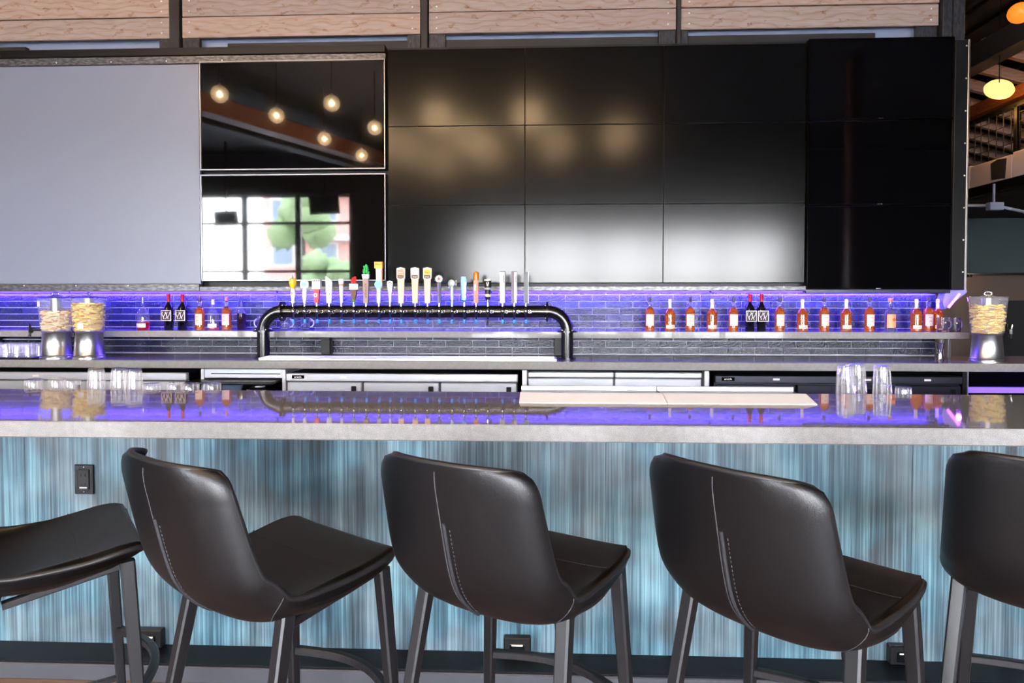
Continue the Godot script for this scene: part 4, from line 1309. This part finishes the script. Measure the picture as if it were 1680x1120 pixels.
			6:
				obj("handle", block(0.036, base, 0.272, 0.032, 0.046), M.h_bark, t)
				marks(9, 0.018, M.label_ink, t, Vector3(0, 0.17, 0.0615), up)
				obj("collar", block(0.05, 0.272, 0.305, 0.036, 0.058), M.h_silver, t)
				var b := MB.new()
				for q in 12:
					var a := q * 2.4
					var rr := 0.018 * (1.0 - 0.6 * q / 12.0)
					b.ball(Vector3(rr * cos(a), 0.312 + 0.0052 * q, 0.045 + rr * sin(a)), Vector3(0.010, 0.018, 0.010), 8, 6, Basis(Vector3.BACK, -0.5 * cos(a)))
				obj("handle_top", b, M.h_green, t)
			7:
				obj("handle", block(0.028, base, 0.19, 0.028, 0.032), M.h_grey, t)
				obj("shaft", block(0.036, 0.19, 0.352, 0.03, 0.042), M.h_silver, t)
				obj("side_strip", bx(Vector3(0.021, 0.19, 0.034), Vector3(0.030, 0.352, 0.056), 0.001), M.h_salmon, t)
				var e := MB.new()
				e.lathe([Vector2(0, 0), Vector2(0.032, 0), Vector2(0.032, 0.006), Vector2(0, 0.008)], 22, Transform3D(Basis(Vector3.RIGHT, PI / 2), Vector3(0, 0.222, 0.060)))
				obj("disc", e, M.h_sky, t)
				obj("handle_top", block(0.064, 0.352, 0.405, 0.04), M.h_orange, t)
				marks(5, 0.013, M.label_ink, t, Vector3(0, 0.385, 0.0655))
			8:
				var b := MB.new()
				b.prism(PackedVector2Array([Vector2(-0.006, base), Vector2(0.006, base), Vector2(0.012, 0.16), Vector2(0.023, 0.22), Vector2(0.022, 0.245), Vector2(0, 0.252), Vector2(-0.022, 0.245), Vector2(-0.023, 0.22), Vector2(-0.012, 0.16)]), 0.037, 0.053)
				obj("handle", b, M.h_white, t)
				var e := MB.new()
				var ap := []
				for q in 9: ap.append(Vector3(0.012 * cos(PI * q / 8.0), 0.225 + 0.012 * sin(PI * q / 8.0), 0.054))
				e.tube(ap, 0.003, 6)
				obj("emblem", e, M.h_brown, t)
			9, 10, 11:
				obj("handle", block(0.040, base, 0.275, 0.024, 0.054), M.h_wood, t)
				var b := MB.new()
				b.prism(PackedVector2Array([Vector2(-0.026, 0.262), Vector2(0.0, 0.252), Vector2(0.026, 0.262), Vector2(0.033, 0.272), Vector2(0.033, 0.352), Vector2(0.0, 0.36), Vector2(-0.033, 0.352), Vector2(-0.033, 0.272)]), 0.030, 0.062)
				obj("handle_top", b, M.h_cream, t)
				var col: Material = [M.h_salmon, M.label_white, M.h_orange][k - 9]
				var e := MB.new()
				e.prism(PackedVector2Array([Vector2(-0.026, 0.30), Vector2(0.026, 0.30), Vector2(0.026, 0.338), Vector2(0.0, 0.346), Vector2(-0.026, 0.338)]), 0.062, 0.064)
				obj("badge", e, col, t)
				var e2 := MB.new()
				e2.prism(PackedVector2Array([Vector2(-0.026, 0.298), Vector2(-0.026, 0.274), Vector2(0.0, 0.266), Vector2(0.026, 0.274), Vector2(0.026, 0.298)]), 0.062, 0.064)
				obj("badge", e2, M.h_brown, t)
				marks(5, 0.009, M.label_white if k != 9 else M.h_salmon, t, Vector3(0, 0.283, 0.0645))
				marks(5, 0.009, M.label_white if k == 9 else M.h_brown, t, Vector3(0, 0.319, 0.0645))
			12:
				obj("handle", block(0.026, base, 0.236, 0.03, 0.030), M.h_black, t)
				obj("strip", bx(Vector3(-0.012, base + 0.004, 0.0605), Vector3(0.002, 0.23, 0.0625)), M.h_purple, t)
				var b := MB.new()
				b.lathe([Vector2(0, 0), Vector2(0.033, 0), Vector2(0.033, 0.018), Vector2(0, 0.018)], 24, Transform3D(Basis(Vector3.RIGHT, PI / 2), Vector3(0, 0.266, 0.040)))
				for q in 7:
					var a := -0.35 + q * (PI + 0.7) / 6.0
					b.ball(Vector3(0.036 * cos(a), 0.266 + 0.036 * sin(a), 0.049), Vector3.ONE * 0.006, 8, 6)
				obj("gear", b, M.h_black, t)
				var e := MB.new()
				e.lathe([Vector2(0, 0), Vector2(0.028, 0), Vector2(0.027, 0.003), Vector2(0, 0.003)], 24, Transform3D(Basis(Vector3.RIGHT, PI / 2), Vector3(0, 0.266, 0.058)))
				obj("badge", e, M.h_white, t)
				var lf := PackedVector2Array()
				for q in 10:
					var a := PI / 2 + TAU * q / 10.0
					var rr := 0.019 if q % 2 == 0 else 0.008
					lf.append(Vector2(cos(a) * rr, 0.266 + sin(a) * rr))
				var l := MB.new()
				l.prism(lf, 0.061, 0.0625)
				obj("leaf_emblem", l, M.h_red, t)
			13:
				obj("handle", turned([Vector2(0, base), Vector2(0.009, base), Vector2(0.015, 0.11), Vector2(0.016, 0.2), Vector2(0, 0.2)]), M.h_silver, t)
				var b := MB.new()
				b.lathe([Vector2(0, 0), Vector2(0.028, 0), Vector2(0.031, 0.006), Vector2(0.031, 0.016), Vector2(0.024, 0.022), Vector2(0, 0.022)], 24, Transform3D(Basis(Vector3.UP, -0.35) * Basis(Vector3.RIGHT, PI / 2), Vector3(0, 0.23, 0.036)))
				obj("handle_top", b, M.h_silver, t)
				obj("ring", bx(Vector3(0.028, 0.205, 0.03), Vector3(0.034, 0.255, 0.04), 0.002), M.h_white, t)
			14:
				obj("stem", turned([Vector2(0, base), Vector2(0.009, base), Vector2(0.012, 0.095), Vector2(0, 0.095)]), M.h_blue, t)
				var b := MB.new()
				b.prism(PackedVector2Array([Vector2(-0.018, 0.095), Vector2(0.014, 0.095), Vector2(0.018, 0.265), Vector2(0.01, 0.285), Vector2(-0.022, 0.285), Vector2(-0.026, 0.25)]), 0.030, 0.060)
				obj("handle", b, M.h_lightblue, t)
				obj("side", bx(Vector3(-0.03, 0.09, 0.032), Vector3(-0.02, 0.283, 0.058), 0.003), M.h_blue, t)
				marks(8, 0.024, M.h_white, t, Vector3(0.004, 0.18, 0.0605), up)
			15:
				obj("handle", block(0.034, base, 0.255, 0.036, 0.040), M.h_amber, t)
				obj("handle_top", turned([Vector2(0, 0.255), Vector2(0.021, 0.255), Vector2(0.0225, 0.29), Vector2(0.022, 0.31), Vector2(0.016, 0.322), Vector2(0, 0.325)]), M.h_orange_dark if M.has("h_orange_dark") else mat("h_orange_dark", rgb(206, 110, 24), 0.25), t)
				marks(6, 0.013, M.h_white, t, Vector3(-0.008, 0.20, 0.0635), up)
			16:
				obj("stem", turned([Vector2(0, base), Vector2(0.010, base), Vector2(0.012, 0.1), Vector2(0, 0.1)]), M.chrome, t)
				obj("handle", turned([Vector2(0, 0.1), Vector2(0.016, 0.1), Vector2(0.022, 0.118), Vector2(0.023, 0.16), Vector2(0.030, 0.235), Vector2(0.030, 0.25), Vector2(0, 0.25)]), M.h_black, t)
				obj("band", turned([Vector2(0.0215, 0.122), Vector2(0.0235, 0.124), Vector2(0.0235, 0.14), Vector2(0.0225, 0.142)]), M.h_wood, t)
				obj("foam", turned([Vector2(0, 0.25), Vector2(0.030, 0.25), Vector2(0.031, 0.257), Vector2(0.027, 0.263), Vector2(0, 0.264)]), M.h_cream, t)
				letters("V", 0.03, M.h_cream, t, Vector3(0, 0.222, 0.075))
				obj("label_band", turned([Vector2(0.0245, 0.178), Vector2(0.0275, 0.19), Vector2(0.028, 0.194), Vector2(0.0265, 0.195)]), M.h_grey, t)
			17:
				obj("handle", block(0.042, base, 0.322, 0.030, 0.044), M.h_grey, t)
				obj("frame", bx(Vector3(0.018, base, 0.030), Vector3(0.024, 0.324, 0.062), 0.001), M.h_iron, t)
				obj("cap", bx(Vector3(-0.023, 0.322, 0.029), Vector3(0.024, 0.327, 0.062), 0.001), M.h_iron, t)
				marks(6, 0.014, M.label_ink, t, Vector3(0.008, 0.265, 0.0605), up)
			18:
				obj("handle", block(0.022, base, 0.322, 0.034, 0.023), M.h_plum, t).position.x = -0.012
				obj("face", block(0.022, base, 0.322, 0.034, 0.023), M.h_grey, t).position.x = 0.0105
				obj("cap", bx(Vector3(-0.024, 0.322, 0.028), Vector3(0.023, 0.327, 0.063), 0.001), M.h_iron, t)
				marks(6, 0.012, M.label_ink, t, Vector3(0.010, 0.265, 0.0625), up)
			19:
				obj("handle", block(0.034, base, 0.322, 0.034, 0.036), M.h_iron, t)
				obj("edge", bx(Vector3(0.0175, base, 0.030), Vector3(0.021, 0.322, 0.062), 0.001), M.h_silver, t)

# ------------------------------------------------------------------ bottles
func bottle(kind: String, label: String, at: Vector3, group: String) -> Node3D:
	var t = thing("bottle_" + {"tall": "whisky", "round": "bourbon", "wine": "wine", "rye": "rye", "pour": "spirit", "clear": "gin", "dark": "rum"}[kind], label, "bottle", at, rng.randf_range(-0.1, 0.1), group)
	var m := MB.new()
	match kind:
		"tall":
			m.lathe([Vector2(0, 0), Vector2(0.036, 0), Vector2(0.040, 0.004), Vector2(0.040, 0.165), Vector2(0.036, 0.182), Vector2(0.022, 0.2), Vector2(0, 0.2)], 24)
			obj("body", m, M.whisky, t)
			var n := MB.new()
			n.lathe([Vector2(0, 0.2), Vector2(0.021, 0.2), Vector2(0.0155, 0.212), Vector2(0.0155, 0.232), Vector2(0.019, 0.238), Vector2(0.018, 0.25), Vector2(0.012, 0.256), Vector2(0, 0.256)], 20)
			obj("neck", n, M.bottle_clear, t)
			var c := MB.new()
			c.lathe([Vector2(0, 0.256), Vector2(0.0125, 0.256), Vector2(0.0125, 0.292), Vector2(0, 0.292)], 16)
			obj("cap", c, M.label_ink, t)
			label_on(t, 0.0404, 0.045, 0.143, 0.95, M.label_cream, [[0.118, 5], [0.085, 4]])
		"round":
			m.lathe([Vector2(0, 0), Vector2(0.038, 0), Vector2(0.043, 0.005), Vector2(0.044, 0.14), Vector2(0.040, 0.165), Vector2(0.028, 0.182), Vector2(0.016, 0.193), Vector2(0, 0.193)], 24)
			obj("body", m, M.whisky, t)
			var n := MB.new()
			n.lathe([Vector2(0, 0.193), Vector2(0.0155, 0.193), Vector2(0.013, 0.2), Vector2(0.0125, 0.24), Vector2(0.015, 0.243), Vector2(0.015, 0.252), Vector2(0, 0.252)], 20)
			obj("neck", n, M.label_white, t)
			var c := MB.new()
			c.lathe([Vector2(0, 0.252), Vector2(0.014, 0.252), Vector2(0.014, 0.272), Vector2(0, 0.274)], 16)
			obj("cap", c, M.cork_pale, t)
			label_on(t, 0.0444, 0.022, 0.052, 0.95, M.label_cream, [[0.036, 6]])
		"wine":
			m.lathe([Vector2(0, 0), Vector2(0.036, 0), Vector2(0.038, 0.004), Vector2(0.039, 0.19), Vector2(0.034, 0.21), Vector2(0.018, 0.235), Vector2(0.0145, 0.25), Vector2(0, 0.25)], 24)
			obj("body", m, M.wine_glass_dark, t)
			var c := MB.new()
			c.lathe([Vector2(0, 0.25), Vector2(0.0155, 0.25), Vector2(0.0148, 0.305), Vector2(0.0165, 0.307), Vector2(0.0165, 0.317), Vector2(0, 0.318)], 18)
			obj("capsule", c, M.red_foil, t)
			var l := MB.new()
			l.box(Vector3(0, 0.128, 0.041), Vector3(0.092, 0.092, 0.003), 0.001)
			var lo = obj("label", l, M.label_white, t)
			var l2 := MB.new()
			l2.box(Vector3(0, 0.128, 0.0427), Vector3(0.082, 0.082, 0.0015))
			obj("print", l2, M.label_dark, lo)
			for q in 5:
				var sw := MB.new()
				var pts := []
				for i in 9:
					var a := i / 8.0 * 2.6 + q * 1.3
					pts.append(Vector3(-0.026 + q * 0.013 + 0.009 * cos(a * 1.7), 0.098 + i * 0.0078, 0.0437))
				sw.tube(pts, 0.0022, 5)
				obj("swirl", sw, M.label_white, lo)
		"rye":
			m.lathe([Vector2(0, 0), Vector2(0.040, 0), Vector2(0.043, 0.004), Vector2(0.043, 0.15), Vector2(0.038, 0.17), Vector2(0.018, 0.195), Vector2(0.014, 0.205), Vector2(0.014, 0.25), Vector2(0, 0.25)], 24)
			obj("body", m, M.bottle_clear, t)
			var c := MB.new()
			c.lathe([Vector2(0, 0.25), Vector2(0.0185, 0.25), Vector2(0.0185, 0.28), Vector2(0, 0.281)], 16)
			obj("cap", c, M.h_salmon, t)
			label_on(t, 0.0434, 0.03, 0.145, 1.05, M.rye_label, [])
			var e := MB.new()
			e.lathe([Vector2(0, 0), Vector2(0.014, 0), Vector2(0.014, 0.0015), Vector2(0, 0.0015)], 18, Transform3D(Basis(Vector3.RIGHT, PI / 2), Vector3(0.012, 0.10, 0.0425)))
			obj("emblem", e, M.h_amber, t)
		"pour":
			m.lathe([Vector2(0, 0), Vector2(0.048, 0), Vector2(0.052, 0.005), Vector2(0.052, 0.07), Vector2(0, 0.07)], 24)
			obj("liquid", m, M.red_spirit, t)
			var n := MB.new()
			n.lathe([Vector2(0.052, 0.0705), Vector2(0.052, 0.13), Vector2(0.046, 0.16), Vector2(0.022, 0.19), Vector2(0.013, 0.205), Vector2(0.013, 0.245), Vector2(0.015, 0.246)], 24)
			obj("body", n, M.tumbler_glass, t)
			var c := MB.new()
			c.lathe([Vector2(0, 0.235), Vector2(0.012, 0.235), Vector2(0.013, 0.255), Vector2(0.006, 0.262), Vector2(0.005, 0.285), Vector2(0, 0.287)], 14)
			obj("pourer", c, M.chrome, t)
			label_on(t, 0.0525, 0.022, 0.058, 0.9, M.label_white, [])
		"clear":
			m.lathe([Vector2(0, 0), Vector2(0.043, 0), Vector2(0.047, 0.004), Vector2(0.047, 0.03), Vector2(0, 0.03)], 24)
			obj("liquid", m, M.pink_spirit, t)
			var n := MB.new()
			n.lathe([Vector2(0.047, 0.0305), Vector2(0.047, 0.13), Vector2(0.042, 0.15), Vector2(0.02, 0.178), Vector2(0.013, 0.19), Vector2(0.0125, 0.235)], 24)
			obj("body", n, M.tumbler_glass, t)
			var c := MB.new()
			c.lathe([Vector2(0, 0.225), Vector2(0.014, 0.225), Vector2(0.014, 0.268), Vector2(0, 0.27)], 14)
			obj("cap", c, M.cork_pale, t)
			label_on(t, 0.0475, 0.022, 0.055, 0.95, M.label_white, [])
		"dark":
			m.lathe([Vector2(0, 0), Vector2(0.036, 0), Vector2(0.038, 0.004), Vector2(0.038, 0.145), Vector2(0, 0.146)], 24)
			obj("liquid", m, M.rum_liquid, t)
			var n := MB.new()
			n.lathe([Vector2(0.038, 0.147), Vector2(0.036, 0.16), Vector2(0.018, 0.18), Vector2(0.013, 0.19), Vector2(0.013, 0.225)], 24)
			obj("neck", n, M.tumbler_glass, t)
			var c := MB.new()
			c.lathe([Vector2(0, 0.215), Vector2(0.016, 0.215), Vector2(0.016, 0.268), Vector2(0, 0.268)], 14)
			obj("cap", c, M.rum_cap, t)
	return t

func label_on(t: Node3D, r: float, y0: float, y1: float, half: float, material: Material, texts: Array):
	var l := MB.new()
	l.arc(r, y0, y1, -half, half)
	var lo = obj("label", l, material, t)
	for q in texts: marks(q[1], 0.008, M.label_ink, lo, Vector3(0, q[0], r + 0.0008))

func left_bottles():
	mat("rum_liquid", rgb(30, 16, 30), 0.1); mat("rum_cap", rgb(50, 44, 120), 0.4); mat("rye_label", rgb(236, 150, 104), 0.5)
	mat("salmon_cap", rgb(226, 120, 120), 0.4)
	var g := "bottles on the shelf left of the taps"
	var z := -5.92
	bottle("pour", "clear decanter with red spirit and metal pourer, standing alone beside the wine bottles", Vector3(-3.541, SHELF_Y, z), g)
	bottle("wine", "dark wine bottle with red capsule next to the red spirit decanter", Vector3(-3.308, SHELF_Y, z), g)
	bottle("wine", "dark wine bottle with red capsule next to a cream labelled whisky, left of the taps", Vector3(-3.181, SHELF_Y, z), g)
	var a = bottle("tall", "whisky bottle with large pale label right beside the dark wine bottles", Vector3(-3.026, SHELF_Y, z), g)
	bottle("clear", "nearly empty clear bottle with low white label between two whisky bottles", Vector3(-2.905, SHELF_Y, z), g)
	var b = bottle("tall", "whisky bottle with large pale label and pink cap beside the dark rum", Vector3(-2.784, SHELF_Y, z), g)
	b.get_node("cap").material_override = M.salmon_cap
	bottle("dark", "small dark rum bottle with blue cap beside the glass mugs", Vector3(-2.672, SHELF_Y, z - 0.05), g)
	for k in 3:
		mug(Vector3([-2.47, -2.26, -2.08][k], SHELF_Y, -5.92), [PI * 0.95, 0.2, 0.35][k], ["clear glass mug with its handle turned to the dark rum bottle", "clear glass mug behind the elbow of the black beer tower", "clear glass mug behind the first beer tap"][k])

func mug(at: Vector3, turn: float, label: String):
	var t = thing("glass_mug", label, "mug", at, turn, "glass mugs on the shelf")
	var m := MB.new()
	m.lathe([Vector2(0, 0.0), Vector2(0.038, 0.0), Vector2(0.041, 0.005), Vector2(0.042, 0.12), Vector2(0.039, 0.12), Vector2(0.037, 0.016), Vector2(0, 0.016)], 22)
	obj("cup", m, M.thick_glass, t)
	var h := MB.new()
	var pts := []
	for k in 11:
		var a := -PI * 0.5 + PI * k / 10.0
		pts.append(Vector3(0.040 + 0.032 * cos(a), 0.062 + 0.036 * sin(a), 0))
	h.tube(pts, 0.006, 8)
	obj("handle", h, M.mug_handle if M.has("mug_handle") else pane("mug_handle", Color(0.95, 0.95, 1.0), 0.35, 0.05), t)

func right_bottles():
	var g := "bottles on the shelf right of the taps"
	var z := -5.92
	var list := [["tall", 0.930, "cream labelled whisky bottle, first of the row nearest the beer taps"], ["round", 1.102, "amber bourbon with low label between the first two cream labelled whiskies"], ["tall", 1.273, "cream labelled whisky bottle, second of its kind from the beer taps"],
		["round", 1.459, "amber bourbon with low label, second of its kind from the beer taps"], ["tall", 1.640, "cream labelled whisky bottle touching the pair of wine bottles on the taps' side"], ["wine", 1.779, "dark wine bottle with red capsule on the taps' side of the right pair"],
		["wine", 1.876, "dark wine bottle with red capsule on the far side of the right pair"], ["tall", 2.030, "cream labelled whisky bottle just past the pair of wine bottles"], ["round", 2.220, "amber bourbon with low label, first past the pair of wine bottles"],
		["tall", 2.403, "cream labelled whisky bottle, second past the pair of wine bottles"], ["round", 2.586, "amber bourbon with low label, second past the pair of wine bottles"], ["tall", 2.779, "cream labelled whisky bottle next to the orange labelled rye"],
		["rye", 2.951, "clear rye bottle with orange label and round emblem"], ["round", 3.168, "amber bourbon with low label, last bottle before the end of the tiles"]]
	for b in list: bottle(b[0], b[2], Vector3(b[1], SHELF_Y, z), g)
	var bb = bottle("tall", "whisky bottle behind the glass mug at the end of the shelf", Vector3(3.31, SHELF_Y, -6.0), g)
	bottle("round", "bourbon bottle with cork standing behind the glass mug next to the far pineapple jar", Vector3(3.40, SHELF_Y, -6.02), g)
	mug(Vector3(3.345, SHELF_Y, -5.85), 0.0, "clear glass mug at the end of the shelf beside the pineapple jar")
	mug(Vector3(3.44, SHELF_Y, -5.84), 0.3, "clear glass mug at the very end of the shelf slab")

# ------------------------------------------------------------------ jars and glasses
func jar(at: Vector3, turn: float, label: String, fill: float, kind: String, lid_knob := true):
	var t = thing("infusion_jar", label, "dispenser", at, turn, "infusion jars on the back counter")
	var b := MB.new()
	b.lathe([Vector2(0, 0), Vector2(0.122, 0), Vector2(0.122, 0.012), Vector2(0.116, 0.018), Vector2(0.116, 0.024), Vector2(0.119, 0.028), Vector2(0.113, 0.036), Vector2(0.1, 0.21), Vector2(0.106, 0.218), Vector2(0, 0.218)], 40)
	obj("base", b, M.steel_plain, t)
	var s := MB.new()
	s.lathe([Vector2(0, 0.222), Vector2(0.10, 0.222), Vector2(0.113, 0.235), Vector2(0.132, 0.495), Vector2(0.135, 0.50)], 40)
	obj("container", s, M.clear_plastic, t)
	var core := MB.new()
	core.lathe([Vector2(0, 0.226), Vector2(0.036, 0.226), Vector2(0.042, 0.50), Vector2(0, 0.50)], 24)
	obj("ice_core", core, M.steel_plain, t)
	var lid := MB.new()
	lid.lathe([Vector2(0.135, 0.501), Vector2(0.138, 0.506), Vector2(0.133, 0.512), Vector2(0.05, 0.514), Vector2(0.04, 0.522), Vector2(0, 0.524)], 40)
	obj("lid", lid, M.clear_plastic if kind == "plain" else M.lid_dark, t)
	var kn := MB.new()
	var rp := []
	for i in 16: rp.append(Vector3(0.026 * cos(TAU * i / 16), 0.536 + 0.014 * sin(TAU * i / 16), 0))
	kn.tube(rp, 0.005, 8, true)
	obj("ring_handle", kn, M.chrome, t)
	# fruit packed round the core
	var y_top := 0.235 + (0.50 - 0.235) * fill
	for part in 2:
		var f := MB.new()
		var y := 0.238
		var q := 0
		while y < y_top:
			var rad := lerpf(0.109, 0.127, (y - 0.235) / 0.26)
			for k in 12:
				q += 1
				var a := TAU * (k + rng.randf_range(-0.35, 0.35)) / 12.0 + y * 40.0
				var rr: float = rng.randf_range(0.62, 0.86) * rad
				if (q % 5 == 0) != (part == 1): continue
				var ba := Basis(Vector3.UP, -a + rng.randf_range(-0.4, 0.4)) * Basis(Vector3.RIGHT, rng.randf_range(-0.22, 0.22)) * Basis(Vector3.BACK, rng.randf_range(-0.15, 0.15))
				f.box(Vector3(rr * cos(a), minf(y + rng.randf_range(-0.004, 0.006), y_top), rr * sin(a)), Vector3(rng.randf_range(0.028, 0.040), rng.randf_range(0.009, 0.014), rng.randf_range(0.045, 0.062)), 0.003, ba)
			y += 0.0125
		var o = obj("fruit_pieces", f, [M.pineapple, M.pineapple_rind][part] if kind != "apple" else [M.apple_pale, M.apple_skin][part], t)
		o.set_meta("kind", "stuff")
	var sp := MB.new()
	sp.tube([Vector3(-0.10, 0.238, 0.04), Vector3(-0.165, 0.238, 0.06)], 0.010, 10)
	sp.box(Vector3(-0.172, 0.238, 0.062), Vector3(0.03, 0.05, 0.03), 0.006)
	sp.tube([Vector3(-0.175, 0.225, 0.065), Vector3(-0.178, 0.185, 0.068)], 0.010, 10)
	obj("spigot", sp, M.black_plastic, t)
	var lv := MB.new()
	lv.box(Vector3(-0.18, 0.275, 0.064), Vector3(0.012, 0.04, 0.02), 0.004, Basis(Vector3.BACK, 0.2))
	obj("tap_lever", lv, M.black_plastic if kind != "plain" else M.chrome, t)
	if kind != "plain":
		var l := MB.new()
		var la: float = 0.75 if kind == "pineapple" else -0.6
		var ly: float = 0.25 if kind == "pineapple" else 0.43
		l.arc(0.117 if kind == "pineapple" else 0.130, ly, ly + 0.05, la - 0.2, la + 0.2)
		obj("sticker", l, M.label_white, t)

func jars():
	pane("lid_dark", Color(0.25, 0.24, 0.26), 0.55, 0.1)
	jar(Vector3(-4.045, COUNTER_Y, -5.52), 0.0, "infusion jar with steel base half filled with pale apple pieces", 0.62, "apple")
	jar(Vector3(-3.765, COUNTER_Y, -5.52), -0.7, "infusion jar with steel base filled with yellow pineapple, beside the apple jar", 0.86, "pineapple")
	jar(Vector3(3.50, COUNTER_Y, -5.52), PI - 0.3, "infusion jar filled with yellow pineapple at the far end of the shelf", 0.80, "plain")

func tumbler_mesh(r0: float, r1: float, h: float) -> MB:
	# an upturned ribbed glass: mouth at the bottom
	var m := MB.new()
	m.lathe([Vector2(r0, 0.0), Vector2(r0 * 0.99, 0.004), Vector2(lerpf(r0, r1, 0.55), h * 0.55), Vector2(r1, h * 0.94), Vector2(r1 * 0.94, h), Vector2(0, h), Vector2(0, h - 0.012), Vector2(r1 * 0.86, h - 0.014), Vector2(lerpf(r0, r1, 0.55) - 0.003, h * 0.55), Vector2(r0 - 0.003, 0.0), Vector2(r0, 0.0)], 20)
	return m

func ribs(r0: float, r1: float, h: float) -> MB:
	var m := MB.new()
	for k in 10:
		var a := TAU * k / 10.0
		m.tube([Vector3(cos(a) * r0 * 0.97, h * 0.15, sin(a) * r0 * 0.97), Vector3(cos(a) * r1 * 0.985, h * 0.92, sin(a) * r1 * 0.985)], 0.0035, 6)
	return m

func glass(at: Vector3, r0: float, r1: float, h: float, label: String, group: String, lean := 0.0):
	var t = thing("drinking_glass", label, "glass", at, rng.randf_range(0, 1.0), group)
	t.rotation.z = lean
	obj("tumbler", tumbler_mesh(r0, r1, h), M.tumbler_glass, t)
	obj("ribs", ribs(r0, r1, h), M.rib_glass, t)

func glassware():
	var g := "upturned glasses on the drainboard"
	for q in [[-2.405, -3.58], [-2.295, -3.61], [-2.185, -3.56]]:
		glass(Vector3(q[0], 0.986, q[1]), 0.048, 0.038, 0.170, "tall upturned glass in the trio behind the bar below the pineapple jars", "tall upturned glasses behind the bar")
	for q in [[-2.80, -3.64], [-2.69, -3.67], [-2.59, -3.65]]:
		glass(Vector3(q[0], 0.986, q[1]), 0.046, 0.042, 0.103, "short upturned glass behind the bar below the apple jar", g)
	for q in [[-2.075, -3.54], [-1.975, -3.59], [-1.87, -3.55], [-1.77, -3.59]]:
		glass(Vector3(q[0], 0.986, q[1]), 0.046, 0.042, 0.095, "short upturned glass behind the bar below the wine bottles", g)
	for q in [[1.555, -3.55], [1.645, -3.625], [1.735, -3.545]]:
		glass(Vector3(q[0], 0.986, q[1]), 0.047, 0.037, 0.205, "tall upturned glass in the cluster behind the bar below the row of whiskies", "tall upturned glasses by the service rail", 0.03)
	glass(Vector3(1.83, 0.986, -3.53), 0.040, 0.036, 0.10, "single short glass beside the tall glass cluster behind the bar", g)
	# rack of glasses on the back counter
	var mt = obj("bar_mat", bx(Vector3(-5.0, COUNTER_Y, -5.75), Vector3(-4.18, COUNTER_Y + 0.012, -5.42), 0.003), M.black_plastic)
	tag(mt, "black bar mat under the row of glasses beside the apple jar", "mat")
	for r in 2:
		for k in 8:
			glass(Vector3(-4.93 + k * 0.094, COUNTER_Y + 0.013, -5.50 - r * 0.12), 0.043, 0.038, 0.115, "short glass upturned on the black bar mat beside the apple jar", "glasses on the bar mat")
	# small jigger and tongs at the right end
	var s = thing("steel_jigger", "small steel strainer cup under the end of the shelf", "jigger", Vector3(3.27, COUNTER_Y, -5.75))
	var m := MB.new()
	m.lathe([Vector2(0, 0), Vector2(0.03, 0), Vector2(0.02, 0.06), Vector2(0.035, 0.13), Vector2(0.033, 0.13), Vector2(0.0, 0.07)], 20)
	obj("cup", m, M.chrome, s)
